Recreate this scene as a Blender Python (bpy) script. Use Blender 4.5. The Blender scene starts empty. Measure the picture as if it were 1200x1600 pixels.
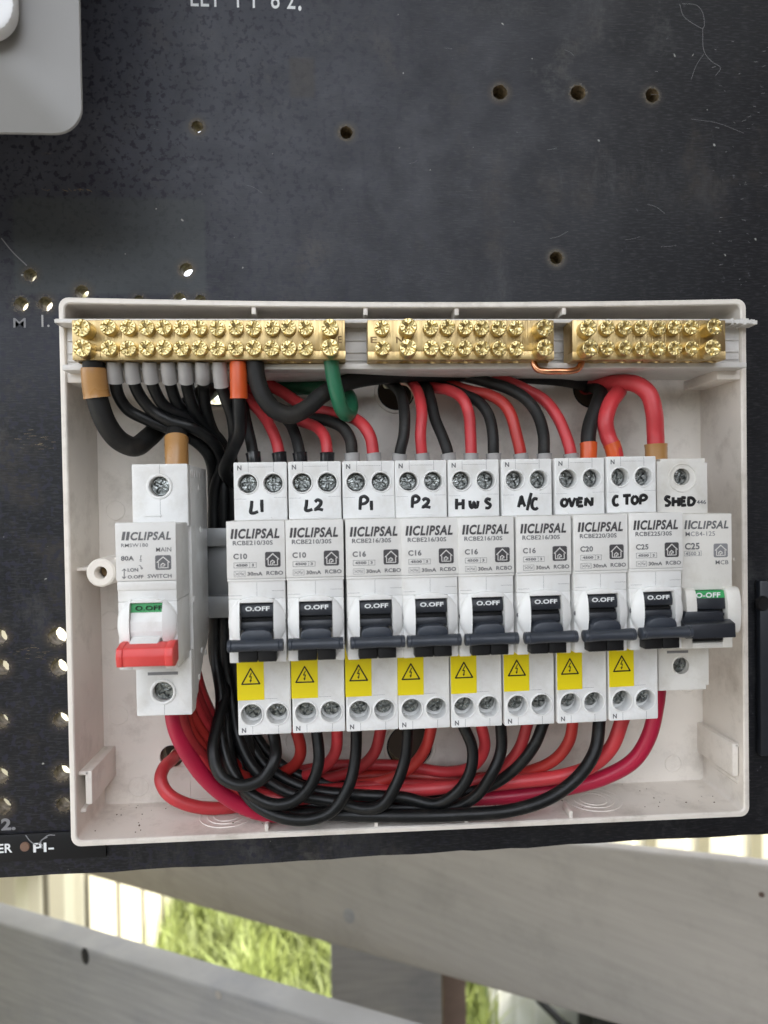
import bpy, bmesh, math, random
from mathutils import Vector, Matrix
random.seed(7)
sc = bpy.context.scene
COL = sc.collection
MM = 0.001

# ------------------------------------------------------------------ camera
CAMP = Vector((-27.567, -285.744, 24.473)); RX, RY, RZ = -0.0168, 0.0156, -0.0623; F = 1090.85
CR = Matrix.Rotation(RZ, 3, 'Z') @ Matrix.Rotation(RY, 3, 'Y') @ Matrix.Rotation(RX, 3, 'X')
cd = bpy.data.cameras.new('camera'); cam = bpy.data.objects.new('camera', cd); COL.objects.link(cam)
right, fwd, up = CR.col[0], CR.col[1], CR.col[2]
m = Matrix((right, up, -fwd)).transposed().to_4x4(); m.translation = CAMP * MM
cam.matrix_world = m
cd.sensor_fit = 'HORIZONTAL'; cd.sensor_width = 36; cd.lens = 36 * F / 1200
cd.clip_start = 0.01; cd.clip_end = 200
cd.dof.use_dof = True; cd.dof.focus_distance = 0.25; cd.dof.aperture_fstop = 15.5
sc.camera = cam

# ------------------------------------------------------------------ light
w = bpy.data.worlds.new('World'); sc.world = w; w.use_nodes = True
nt = w.node_tree; nt.nodes.clear()
SUNV = Vector((0.80, -0.45, 1.15)).normalized()
elev = math.asin(SUNV.z); azim = math.atan2(SUNV.x, SUNV.y)
sky = nt.nodes.new('ShaderNodeTexSky'); sky.sky_type = 'NISHITA'; sky.sun_disc = False
sky.sun_elevation = elev; sky.sun_rotation = azim; sky.dust_density = 2.5; sky.air_density = 1.0
hs = nt.nodes.new('ShaderNodeHueSaturation'); hs.inputs['Saturation'].default_value = 0.28
bg = nt.nodes.new('ShaderNodeBackground'); bg.inputs['Strength'].default_value = 0.15
wo = nt.nodes.new('ShaderNodeOutputWorld')
nt.links.new(sky.outputs[0], hs.inputs['Color']); nt.links.new(hs.outputs[0], bg.inputs[0]); nt.links.new(bg.outputs[0], wo.inputs[0])
sd = bpy.data.lights.new('sun', 'SUN'); sd.energy = 2.0; sd.angle = math.radians(0.6); sd.color = (1, .95, .86)
so = bpy.data.objects.new('sun', sd); COL.objects.link(so)
so.rotation_euler = (-SUNV).to_track_quat('-Z', 'Y').to_euler()
vs = sc.view_settings
vs.view_transform = 'Standard'; vs.look = 'None'; vs.gamma = 1; vs.use_curve_mapping = False
vs.exposure = 2.5

# ------------------------------------------------------------------ helpers
def ray(px, py):
    return (right * ((px - 600) / F) + fwd + up * ((800 - py) / F))
def P(px, py, y):
    """point in mm on the plane at depth y seen at photo pixel"""
    d = ray(px, py); t = (y - CAMP.y) / d.y
    return CAMP + d * t
def PX(px, py, x):
    d = ray(px, py); t = (x - CAMP.x) / d.x
    return CAMP + d * t
def PZ(px, py, z):
    d = ray(px, py); t = (z - CAMP.z) / d.z
    return CAMP + d * t

def mat(name, col, rough=0.5, metal=0.0, var=0.0, vscale=60, bump=0.0, bscale=300, stain=None, stain_amt=0.0, sscale=25, spec=0.5, aniso=None, coat=0, sub=0):
    M = bpy.data.materials.new(name); M.use_nodes = True
    n = M.node_tree.nodes; l = M.node_tree.links
    b = n['Principled BSDF']
    b.inputs['Roughness'].default_value = rough; b.inputs['Metallic'].default_value = metal
    b.inputs['Specular IOR Level'].default_value = spec
    if coat: b.inputs['Coat Weight'].default_value = coat; b.inputs['Coat Roughness'].default_value = .15
    if sub:
        b.inputs['Subsurface Weight'].default_value = sub; b.inputs['Subsurface Radius'].default_value = (.004, .003, .002); b.inputs['Subsurface Scale'].default_value = 0.3
    c = (*col, 1); b.inputs['Base Color'].default_value = c
    tc = n.new('ShaderNodeTexCoord'); src = tc.outputs['Object']
    if aniso:
        mp = n.new('ShaderNodeMapping'); mp.inputs['Scale'].default_value = aniso; l.new(src, mp.inputs[0]); asrc = mp.outputs[0]
    else: asrc = src
    out = None
    if var:
        nz = n.new('ShaderNodeTexNoise'); nz.inputs['Scale'].default_value = vscale; nz.inputs['Detail'].default_value = 6; l.new(asrc, nz.inputs['Vector'])
        mr = n.new('ShaderNodeMapRange'); mr.inputs['From Min'].default_value = .3; mr.inputs['From Max'].default_value = .7
        mr.inputs['To Min'].default_value = 1 - var; mr.inputs['To Max'].default_value = 1 + var * .4; l.new(nz.outputs[0], mr.inputs[0])
        mx = n.new('ShaderNodeVectorMath'); mx.operation = 'SCALE'; mx.inputs[0].default_value = col; l.new(mr.outputs[0], mx.inputs['Scale']); out = mx.outputs[0]
        rr = n.new('ShaderNodeMapRange'); rr.inputs['From Min'].default_value = .3; rr.inputs['From Max'].default_value = .7
        rr.inputs['To Min'].default_value = min(1, rough * 1.2); rr.inputs['To Max'].default_value = rough * .8
        l.new(nz.outputs[0], rr.inputs[0]); l.new(rr.outputs[0], b.inputs['Roughness'])
    if stain:
        n2 = n.new('ShaderNodeTexNoise'); n2.inputs['Scale'].default_value = sscale; n2.inputs['Detail'].default_value = 8; n2.inputs['Roughness'].default_value = .7; l.new(src, n2.inputs['Vector'])
        m2 = n.new('ShaderNodeMapRange'); m2.inputs['From Min'].default_value = .5; m2.inputs['From Max'].default_value = .78; m2.inputs['To Max'].default_value = stain_amt; l.new(n2.outputs[0], m2.inputs[0])
        mc = n.new('ShaderNodeMix'); mc.data_type = 'RGBA'; l.new(m2.outputs[0], mc.inputs['Factor'])
        if out: l.new(out, mc.inputs['A'])
        else: mc.inputs['A'].default_value = c
        mc.inputs['B'].default_value = (*stain, 1); out = mc.outputs['Result']
    if out: l.new(out, b.inputs['Base Color'])
    if bump:
        nb = n.new('ShaderNodeTexNoise'); nb.inputs['Scale'].default_value = bscale; nb.inputs['Detail'].default_value = 4; l.new(asrc, nb.inputs['Vector'])
        bp = n.new('ShaderNodeBump'); bp.inputs['Strength'].default_value = bump; bp.inputs['Distance'].default_value = .0003; l.new(nb.outputs[0], bp.inputs['Height']); l.new(bp.outputs[0], b.inputs['Normal'])
    return M

M = {}
M['white'] = mat('white_plastic', (.80, .80, .785), .40, var=.05, vscale=80, bump=.12, bscale=900, stain=(.46, .41, .33), stain_amt=.35, sscale=130)
M['plate'] = mat('plate_plastic', (.735, .725, .70), .43, var=.05, vscale=80, bump=.1, bscale=1200, stain=(.42, .37, .30), stain_amt=.3, sscale=160)
M['mcbw'] = mat('cream_plastic', (.72, .70, .655), .45, var=.05, vscale=80, bump=.1, bscale=900, stain=(.42, .37, .29), stain_amt=.4, sscale=130)
M['box'] = mat('enclosure_plastic', (.81, .755, .685), .36, var=.10, vscale=30, bump=.15, bscale=500, stain=(.26, .21, .16), stain_amt=.55, sscale=52)
M['boxtrim'] = mat('carrier_plastic', (.68, .66, .63), .42, var=.06, vscale=40, stain=(.35, .3, .25), stain_amt=.4, sscale=60)
M['dark'] = mat('toggle_grey', (.018, .021, .028), .42, var=.15, vscale=200, bump=.1, bscale=1200)
M['bar'] = mat('toggle_bar_grey', (.034, .041, .055), .4, var=.15, vscale=200, bump=.12, bscale=1200)
M['blackp'] = mat('black_plastic', (.008, .008, .009), .5, spec=.35)
M['redp'] = mat('red_handle', (.72, .065, .06), .42, var=.1, vscale=100, bump=.1)
M['greenp'] = mat('green_window', (.02, .30, .08), .4)
M['ink'] = mat('grey_print', (.13, .13, .135), .6)
M['inkd'] = mat('dark_print', (.055, .052, .055), .6)
M['inkg'] = mat('faded_print', (.22, .22, .23), .6)
M['marker'] = mat('marker_ink', (.008, .008, .009), .35)
M['white_ink'] = mat('white_print', (.78, .80, .80), .5)
M['yellow'] = mat('yellow_sticker', (.86, .70, .008), .38, var=.06, vscale=60)
M['steel'] = mat('screw_steel', (.42, .44, .43), .30, metal=1, var=.85, vscale=700, bump=.6, bscale=1500)
M['rail'] = mat('rail_zinc', (.45, .46, .47), .38, metal=.9, var=.15, vscale=80, stain=(.3, .3, .28), stain_amt=.5)
M['brass'] = mat('brass_bar', (.66, .50, .25), .42, metal=1, var=.16, vscale=60, bump=.5, bscale=120, aniso=(14, 4, 1.2), stain=(.40, .24, .10), stain_amt=.45, sscale=70)
M['brass2'] = mat('brass_screw', (.76, .62, .30), .34, metal=1, var=.25, vscale=700, bump=.3, bscale=900)
M['brassd'] = mat('brass_bore', (.20, .13, .06), .5, metal=.7)
M['copper'] = mat('copper_link', (.72, .34, .19), .28, metal=1, var=.2, vscale=120)
M['wblack'] = mat('black_insulation', (.006, .0065, .007), .40, spec=.32, stain=(.035, .034, .03), stain_amt=.6, sscale=120, var=.35, vscale=140, bump=.15, bscale=250)
M['wblackm'] = mat('dusty_black_insulation', (.013, .013, .0125), .58, var=.3, vscale=90, bump=.3, bscale=400, stain=(.06, .052, .042), stain_amt=.6, sscale=60, spec=.35)
M['wred'] = mat('red_insulation', (.56, .042, .05), .45, var=.25, vscale=70, bump=.15, bscale=250, stain=(.25, .03, .03), stain_amt=.35, sscale=90)
M['wred2'] = mat('orange_red_insulation', (.44, .030, .024), .44, var=.15, vscale=60, bump=.15, bscale=250, stain=(.3, .04, .03), stain_amt=.35, sscale=90)
M['wred3'] = mat('dull_red_insulation', (.33, .02, .024), .5, var=.15, vscale=60, bump=.2, bscale=250, stain=(.22, .03, .03), stain_amt=.4, sscale=90)
M['wcrim'] = mat('crimson_insulation', (.42, .010, .045), .42, var=.12, vscale=60, bump=.15, bscale=250)
M['wgreen'] = mat('green_insulation', (.022, .15, .075), .34, var=.12, vscale=60, bump=.12, bscale=250)
M['fgrey'] = mat('grey_ferrule', (.34, .33, .32), .34, var=.08, vscale=200, sub=.0)
M['forange'] = mat('orange_ferrule', (.62, .095, .02), .34, var=.1, vscale=120)
M['fbrown'] = mat('tan_ferrule', (.42, .22, .075), .3, var=.12, vscale=120)
M['fblack'] = mat('black_ferrule', (.012, .012, .014), .22)
M['meter'] = mat('meter_grey', (.27, .265, .255), .34, var=.05, vscale=20, bump=.1, bscale=600)
M['meter_hl'] = mat('meter_highlight', (.82, .83, .84), .2)
M['raw'] = mat('drilled_edge', (.20, .15, .085), .7, var=.6, vscale=500, bump=1, bscale=900)
M['plank'] = mat('grey_painted_timber', (.335, .31, .277), .66, var=.07, vscale=14, bump=.5, bscale=30, aniso=(1, 1, 12), stain=(.17, .16, .14), stain_amt=.5, sscale=14)
M['plank2'] = mat('weathered_grey_timber', (.275, .27, .262), .66, var=.12, vscale=16, bump=.7, bscale=30, aniso=(1, 1, 12), stain=(.12, .13, .16), stain_amt=.6, sscale=7)
M['brown'] = mat('brown_timber', (.09, .06, .045), .7, var=.2, vscale=20)
M['fence'] = mat('cream_steel', (.60, .56, .42), .45, var=.06, vscale=3)
M['grass'] = mat('grass_blade', (.22, .265, .07), .55, var=.55, vscale=7)
M['soil'] = mat('soil_green', (.09, .13, .035), .9, var=.4, vscale=12)
M['sheet'] = mat('white_sheet', (.72, .72, .68), .5, var=.1, vscale=4)
M['timber'] = mat('raw_batten', (.42, .33, .19), .7, var=.3, vscale=40, bump=.6, bscale=60)
M['roof'] = mat('roof_soffit', (.55, .54, .52), .7, var=.05, vscale=5)
M['wall'] = mat('house_wall', (.50, .47, .42), .8, var=.1, vscale=5)
M['fgap'] = mat('gap_shade_olive', (.22, .20, .15), .6)
M['grit'] = mat('grit', (.16, .12, .08), .9)
M['hedge'] = mat('hedge_leaf', (.035, .055, .02), .6, var=.5, vscale=2)
M['brick'] = mat('dark_brick', (.085, .06, .05), .85, var=.3, vscale=8)
M['ground'] = mat('paving', (.24, .225, .20), .85, var=.15, vscale=4)

HOLES = [(47, 430, 2.6), (33, 475, 2.8), (71, 475, 2.9), (128, 456, 2.8), (291, 421, 2.7), (308, 198, 2.4), (541, 207, 2.6), (781, 144, 3.1), (903, 145, 3.2), (1019, 149, 3.0), (869, 403, 2.7),
         (90, 994, 3.7), (92, 1043, 3.4), (95, 1125, 3.1), (97, 1208, 3.3), (99, 1257, 2.9), (-1, 995, 3.1), (2, 1043, 3.2), (2, 1126, 2.8), (0, 1212, 3.3), (4, 1260, 3.3), (217, 470, 2.2), (281, 468, 2.6), (313, 469, 2.2)]
def board_material():
    Mt = bpy.data.materials.new('black_panel_board'); Mt.use_nodes = True
    n = Mt.node_tree.nodes; l = Mt.node_tree.links; b = n['Principled BSDF']; b.inputs['Specular IOR Level'].default_value = .26
    tc = n.new('ShaderNodeTexCoord'); O = tc.outputs['Object']
    def noise(scale, detail=5, mp=None, rough=.6, dist=0):
        v = O
        if mp:
            q = n.new('ShaderNodeMapping'); q.inputs['Scale'].default_value = mp; l.new(O, q.inputs[0]); v = q.outputs[0]
        z = n.new('ShaderNodeTexNoise'); z.inputs['Scale'].default_value = scale; z.inputs['Detail'].default_value = detail
        z.inputs['Roughness'].default_value = rough; z.inputs['Distortion'].default_value = dist; l.new(v, z.inputs['Vector']); return z.outputs[0]
    def rng(s, a, c, lo=0, hi=1):
        r = n.new('ShaderNodeMapRange'); r.inputs['From Min'].default_value = a; r.inputs['From Max'].default_value = c
        r.inputs['To Min'].default_value = lo; r.inputs['To Max'].default_value = hi; l.new(s, r.inputs[0]); return r.outputs[0]
    def mix(f, a, c):
        q = n.new('ShaderNodeMix'); q.data_type = 'RGBA'
        if hasattr(f, 'links') : l.new(f, q.inputs['Factor'])
        else: q.inputs['Factor'].default_value = f
        for s, v in (('A', a), ('B', c)):
            if isinstance(v, tuple): q.inputs[s].default_value = (*v, 1)
            else: l.new(v, q.inputs[s])
        return q.outputs['Result']
    def mul(a, c):
        q = n.new('ShaderNodeMath'); q.operation = 'MULTIPLY'
        l.new(a, q.inputs[0])
        if hasattr(c, 'links'): l.new(c, q.inputs[1])
        else: q.inputs[1].default_value = c
        return q.outputs[0]
    big = noise(9, 4); weave = noise(700, 3, (.35, 1, 2.6)); fine = noise(700, 4); speck = noise(360, 3); blot = noise(30, 9, None, .72, .25)
    c = mix(rng(big, .35, .65), (.008, .008, .0098), (.015, .0158, .0185))
    # bluish sky sheen painted into the colour, stronger towards upper left
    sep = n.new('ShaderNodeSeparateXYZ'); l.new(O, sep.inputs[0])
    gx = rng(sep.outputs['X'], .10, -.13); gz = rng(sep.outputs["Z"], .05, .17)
    sky_sheen = mul(mul(gx, gz), rng(blot, .2, .75, .35, 1))
    c = mix(mul(sky_sheen, .9), c, (.092, .098, .124))
    smear = mul(rng(noise(34, 9, None, .78), .54, .72), rng(noise(11, 4), .45, .62)); c = mix(mul(smear, .75), c, (.105, .108, .106)); st2 = mul(rng(noise(20, 9, (1.3, 1, .6), .8), .5, .68), rng(noise(8, 2), .5, .6)); c = mix(mul(st2, .6), c, (.10, .10, .105))
    warm = mul(rng(noise(17, 8, None, .7), .55, .74), rng(noise(70, 5), .4, .62)); c = mix(mul(warm, .6), c, (.085, .068, .05))
    c = mix(mul(rng(weave, .5, .72), .5), c, (.062, .063, .068))
    c = mix(mul(rng(speck, .53, .60), rng(gx, .15, .7, 0, .85)), c, (.022, .022, .035))
    def rect(px0, py0, px1, py1, soft=.0015):
        a, q = P(px0, py1, 0) * MM, P(px1, py0, 0) * MM; nb = rng(noise(60, 4), .3, .7, -.004, .004)
        def off(sck):
            ad = n.new('ShaderNodeMath'); ad.operation = 'ADD'; l.new(sck, ad.inputs[0]); l.new(nb, ad.inputs[1]); return ad.outputs[0]
        X, Z = sep.outputs['X'], sep.outputs['Z']
        return mul(mul(rng(X, a.x, a.x + soft), rng(X, q.x, q.x - soft)), mul(rng(Z, a.z, a.z + soft), rng(Z, q.z, q.z - soft)))
    def disc(px, py, rad, soft=.0012):
        p = P(px, py, 0) * MM; vd = n.new('ShaderNodeVectorMath'); vd.operation = 'DISTANCE'; l.new(O, vd.inputs[0]); vd.inputs[1].default_value = (p.x, 0, p.z)
        return rng(vd.outputs['Value'], rad, rad - soft)
    c = mix(mul(rect(20, 308, 322, 462), rng(blot, .2, .7, .3, .7)), c, (.066, .074, .074))
    c = mix(mul(rect(450, 88, 494, 155), rng(blot, .2, .7, .2, .7)), c, (.055, .048, .040))
    c = mix(mul(rect(700, 0, 860, 30, .01), rng(fine, .4, .6, .1, .5)), c, (.16, .16, .15))
    for hx, hy, hr in ((308, 198, .0062), (541, 207, .0055), (291, 421, .005), (781, 144, .0045), (903, 145, .0046), (1019, 149, .0044), (869, 403, .005)):
        c = mix(mul(disc(hx, hy, hr), rng(blot, .3, .6, .1, .45)), c, (.075, .080, .085)); c = mix(mul(disc(hx, hy, .0038, .0006), .55), c, (.10, .082, .055))
    chip = noise(900, 5, None, .7)
    for hx, hy, hr in HOLES:
        rr = hr * MM * 1.0
        c = mix(mul(disc(hx, hy, rr + .0013, .0011), rng(chip, .5, .6)), c, (.17, .145, .105)); c = mix(mul(disc(hx, hy, rr + .003, .002), rng(blot, .35, .6, 0, .5)), c, (.07, .055, .04))
    # pale scuffs on right edge
    gr = rng(sep.outputs['X'], .03, .13)
    sc_ = mul(rng(noise(210, 5, (1, 1, .8), .75), .62, .74), mul(gr, rng(noise(24, 2), .45, .6))); c = mix(mul(sc_, .8), c, (.20, .21, .24))
    dots = rng(noise(300, 1), .775, .80); c = mix(mul(dots, .8), c, (.4, .4, .38))
    brown = mul(rng(noise(60, 6, (.4, 1, 1.6), .7), .66, .76), rng(sep.outputs['X'], -.02, -.14)); c = mix(mul(brown, .5), c, (.26, .21, .15))
    l.new(c, b.inputs['Base Color'])
    l.new(rng(noise(44, 9, None, .75), .3, .7, .30, .58), b.inputs['Roughness'])
    bp = n.new('ShaderNodeBump'); bp.inputs['Strength'].default_value = .35; bp.inputs['Distance'].default_value = .0002
    l.new(weave, bp.inputs['Height']); l.new(bp.outputs[0], b.inputs['Normal'])
    return Mt
M['board'] = board_material()

class MB:
    def __init__(s): s.bm = bmesh.new(); s.mats = []
    def mi(s, m):
        if m not in s.mats: s.mats.append(m)
        return s.mats.index(m)
    def merge(s, b, m, mtx=None):
        i = s.mi(m)
        if mtx is not None: b.transform(mtx)
        mp = {}
        for v in b.verts: mp[v] = s.bm.verts.new(v.co)
        for f in b.faces:
            try:
                g = s.bm.faces.new([mp[v] for v in f.verts]); g.material_index = i
            except ValueError: pass
        b.free(); return s
    def box(s, x0, x1, y0, y1, z0, z1, m, bev=0, seg=2, mtx=None):
        b = bmesh.new(); bmesh.ops.create_cube(b, size=1)
        for v in b.verts:
            v.co = Vector(((x0 + x1) / 2 + v.co.x * (x1 - x0), (y0 + y1) / 2 + v.co.y * (y1 - y0), (z0 + z1) / 2 + v.co.z * (z1 - z0)))
        if bev: bmesh.ops.bevel(b, geom=b.edges[:], offset=bev, segments=seg, affect='EDGES', profile=.5)
        return s.merge(b, m, mtx)
    def prism(s, pts, axis, a, c, m, bev=0, mtx=None):
        """polygon pts extruded along an axis: 'x' pts=(y,z); 'y' pts=(x,z)"""
        b = bmesh.new(); mk = (lambda p, t: (t, p[0], p[1])) if axis == 'x' else (lambda p, t: (p[0], t, p[1]))
        A = [b.verts.new(mk(p, a)) for p in pts]; B = [b.verts.new(mk(p, c)) for p in pts]
        b.faces.new(A); b.faces.new(B[::-1])
        for i in range(len(pts)):
            j = (i + 1) % len(pts); b.faces.new([A[j], A[i], B[i], B[j]])
        bmesh.ops.recalc_face_normals(b, faces=b.faces[:])
        if bev: bmesh.ops.bevel(b, geom=b.edges[:], offset=bev, segments=2, affect='EDGES', profile=.5)
        return s.merge(b, m, mtx)
    def lathe(s, prof, cx, cz, m, n=32, mtx=None, rot=0):
        """prof=[(r,y)] turned about the y axis through cx,cz"""
        b = bmesh.new(); R = []
        for r, y in prof:
            if r < 1e-6: R.append([b.verts.new((cx, y, cz))])
            else: R.append([b.verts.new((cx + r * math.cos(2 * math.pi * k / n + rot), y, cz + r * math.sin(2 * math.pi * k / n + rot))) for k in range(n)])
        for a, c in zip(R, R[1:]):
            for k in range(n):
                q = (k + 1) % n
                vv = [a[k % len(a)], a[q % len(a)], c[q % len(c)], c[k % len(c)]]
                u = []
                for v in vv:
                    if v not in u: u.append(v)
                if len(u) > 2: b.faces.new(u)
        bmesh.ops.recalc_face_normals(b, faces=b.faces[:])
        return s.merge(b, m, mtx)
    def tube(s, pts, r, m, n=14, cap=True, flat=None, rfun=None, jit=0):
        pts = [Vector(p) for p in pts]; b = bmesh.new(); rings = []
        t0 = (pts[1] - pts[0]).normalized(); nrm = t0.orthogonal().normalized(); N = len(pts)
        for i, p in enumerate(pts):
            t = (pts[min(i + 1, N - 1)] - pts[max(i - 1, 0)]).normalized()
            ax = nrm - t * nrm.dot(t); nrm = ax.normalized(); bn = t.cross(nrm)
            rr = r * (rfun(i / (N - 1)) if rfun else 1)
            ring = []
            for k in range(n):
                a = 2 * math.pi * k / n; o = (nrm * math.cos(a) + bn * math.sin(a)) * rr
                if flat: o.y *= flat
                ring.append(b.verts.new(p + o))
            rings.append(ring)
        for A, B in zip(rings, rings[1:]):
            for k in range(n): b.faces.new([A[k], A[(k + 1) % n], B[(k + 1) % n], B[k]])
        if cap: b.faces.new(rings[0][::-1]); b.faces.new(rings[-1])
        bmesh.ops.recalc_face_normals(b, faces=b.faces[:])
        return s.merge(b, m)
    def build(s, name, parent=None, ang=35, loc=None):
        me = bpy.data.meshes.new(name)
        s.bm.transform(Matrix.Scale(MM, 4))
        if loc is not None: s.bm.transform(Matrix.Translation(-Vector(loc) * MM))
        s.bm.to_mesh(me); s.bm.free()
        for m in s.mats: me.materials.append(m)
        me.polygons.foreach_set('use_smooth', [True] * len(me.polygons)); me.set_sharp_from_angle(angle=math.radians(ang))
        o = bpy.data.objects.new(name, me); COL.objects.link(o)
        if parent: o.parent = parent
        if loc is not None: o.location = Vector(loc) * MM
        return o

def rrect(x0, x1, z0, z1, r, n=5):
    P_ = []
    for cx, cz, a in ((x1 - r, z1 - r, 0), (x0 + r, z1 - r, 90), (x0 + r, z0 + r, 180), (x1 - r, z0 + r, 270)):
        for k in range(n + 1):
            t = math.radians(a + 90 * k / n); P_.append((cx + r * math.cos(t), cz + r * math.sin(t)))
    return P_
def circ(cx, cz, r, n=28, jit=0, rot=0):
    return [(cx + r * (1 + random.uniform(-jit, jit)) * math.cos(2 * math.pi * k / n + rot), cz + r * (1 + random.uniform(-jit, jit)) * math.sin(2 * math.pi * k / n + rot)) for k in range(n)]
def holed(mb, outer, holes, y0, y1, m, bev=0.0, wallmat=None):
    """plate in the xz plane with real holes, front at y0, back at y1"""
    cu = bpy.data.curves.new('tmp', 'CURVE'); cu.dimensions = '2D'; cu.fill_mode = 'BOTH'
    cu.extrude = abs(y1 - y0) / 2 - bev; cu.bevel_depth = bev; cu.bevel_resolution = 1; cu.offset = -bev
    for pl in [outer] + holes:
        sp = cu.splines.new('POLY'); sp.points.add(len(pl) - 1); sp.use_cyclic_u = True
        for q, (x, z) in zip(sp.points, pl): q.co = (x, z, 0, 1)
    ob = bpy.data.objects.new('tmp', cu); me = bpy.data.meshes.new_from_object(ob)
    b = bmesh.new(); b.from_mesh(me)
    bmesh.ops.remove_doubles(b, verts=b.verts[:], dist=1e-4)
    yc = (y0 + y1) / 2
    for v in b.verts: v.co = Vector((v.co.x, yc - v.co.z, v.co.y))
    bmesh.ops.recalc_face_normals(b, faces=b.faces[:])
    bpy.data.objects.remove(ob); bpy.data.curves.remove(cu); bpy.data.meshes.remove(me)
    if wallmat:
        xs = [p[0] for p in outer]; zs = [p[1] for p in outer]
        i2 = mb.mi(m); iw = mb.mi(wallmat)
        mp = {v: mb.bm.verts.new(v.co) for v in b.verts}
        for f in b.faces:
            c = f.calc_center_median()
            inner = abs(f.normal.y) < .5 and min(xs) + 1 < c.x < max(xs) - 1 and min(zs) + 8 < c.z < max(zs) - 1
            g = mb.bm.faces.new([mp[v] for v in f.verts]); g.material_index = iw if inner else i2
        b.free(); return mb
    return mb.merge(b, m)

_tc = {}
def textbm(s, shear=0, bold=0, thick=0.0):
    cu = bpy.data.curves.new('t', 'FONT'); cu.body = s; cu.shear = shear; cu.offset = bold; cu.resolution_u = 3; cu.space_character = 1.13 if s == 'CLIPSAL' else 1.04
    if thick: cu.extrude = thick
    ob = bpy.data.objects.new('t', cu); me = bpy.data.meshes.new_from_object(ob)
    b = bmesh.new(); b.from_mesh(me); bpy.data.objects.remove(ob); bpy.data.curves.remove(cu); bpy.data.meshes.remove(me)
    return b
def text(mb, s, x0, x1, z0, z1, y, m, shear=0, bold=0, mtx=None):
    """lettering facing the camera, its ink box fitted to x0..x1, z0..z1"""
    b = textbm(s, shear, bold + (.006 if 'M' in s else .022))
    xs = [v.co.x for v in b.verts]; zs = [v.co.y for v in b.verts]
    ax, bx, az, bz = min(xs), max(xs), min(zs), max(zs)
    for v in b.verts:
        v.co = Vector((x0 + (v.co.x - ax) / (bx - ax) * (x1 - x0), y, z0 + (v.co.y - az) / (bz - az) * (z1 - z0)))
    for f in b.faces:
        f.normal_update()
        if f.normal.y > 0: f.normal_flip()
    return mb.merge(b, m, mtx)
def frame(mb, x0, x1, z0, z1, y, t, m):
    for a in ((x0, x1, z0, z0 + t), (x0, x1, z1 - t, z1), (x0, x0 + t, z0 + t, z1 - t), (x1 - t, x1, z0 + t, z1 - t)):
        mb.box(a[0], a[1], y, y + .03, a[2], a[3], m)
def spline(pts, sub=8):
    pts = [Vector(p) for p in pts]; Q = [pts[0] * 2 - pts[1]] + pts + [pts[-1] * 2 - pts[-2]]; out = []
    for i in range(1, len(Q) - 2):
        p0, p1, p2, p3 = Q[i - 1:i + 3]
        d01 = max((p1 - p0).length, 1e-3) ** .5; d12 = max((p2 - p1).length, 1e-3) ** .5; d23 = max((p3 - p2).length, 1e-3) ** .5
        m1 = (p2 - p1 + ((p1 - p0) / d01 - (p2 - p0) / (d01 + d12)) * d12)
        m2 = (p2 - p1 + ((p3 - p2) / d23 - (p3 - p1) / (d12 + d23)) * d12)
        for k in range(sub):
            t = k / sub; a = 2 * t ** 3 - 3 * t ** 2 + 1
            out.append(p1 * a + m1 * (t ** 3 - 2 * t * t + t) + p2 * (-2 * t ** 3 + 3 * t * t) + m2 * (t ** 3 - t * t))
    out.append(pts[-1]); return out
def tag(o, label=None, cat=None, group=None, kind=None):
    if label: o['label'] = label
    if cat: o['category'] = cat
    if group: o['group'] = group
    if kind: o['kind'] = kind
    return o
def empty(name, loc=(0, 0, 0)):
    o = bpy.data.objects.new(name, None); o.empty_display_size = .01; COL.objects.link(o); o.location = Vector(loc) * MM; return o

# hand drawn letters: strokes in a unit box
GL = {
 'L': [[(.25, 1), (.18, .5), (.1, .05), (.45, .0), (.95, .12)]],
 '1': [[(.5, 1), (.5, .5), (.55, 0)]],
 '2': [[(.05, .8), (.35, 1), (.75, .85), (.7, .55), (.3, .2), (.05, .05), (.4, .12), (1, 0)]],
 'P': [[(.2, .95), (.15, .5), (.1, 0)], [(.15, .9), (.6, 1), (.95, .75), (.7, .5), (.2, .42)]],
 'H': [[(.15, 1), (.12, 0)], [(.9, .95), (.88, 0)], [(.12, .5), (.9, .55)]],
 'W': [[(.05, .9), (.12, .2), (.3, .05), (.5, .7), (.6, .1), (.8, .1), (.95, .85)]],
 'S': [[(.9, .9), (.4, 1), (.2, .75), (.5, .55), (.85, .35), (.6, .05), (.1, .05)]],
 'A': [[(.05, 0), (.3, .6), (.5, 1), (.7, .5), (.95, .05)], [(.2, .38), (.85, .42)]],
 '/': [[(.95, 1), (.5, .5), (.1, 0)]],
 'C': [[(.95, .9), (.5, .95), (.15, .55), (.3, .1), (.7, .02), (.98, .15)]],
 'O': [[(.5, .95), (.15, .7), (.12, .25), (.5, .03), (.88, .3), (.85, .75), (.5, .95)]],
 'V': [[(.05, .95), (.3, .4), (.45, .02), (.7, .5), (.95, .95)]],
 'E': [[(.15, .95), (.1, .5), (.12, .02)], [(.15, .92), (.9, .9)], [(.12, .5), (.8, .5)], [(.12, .04), (.95, .05)]],
 'N': [[(.1, 0), (.15, .95)], [(.15, .95), (.5, .5), (.85, .02)], [(.85, .02), (.92, 1)]],
 'T': [[(.0, .9), (1, .95)], [(.5, .92), (.48, 0)]],
 'D': [[(.2, .95), (.15, 0)], [(.05, .9), (.6, .9), (.95, .55), (.7, .1), (.1, .04)]],
}
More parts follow.
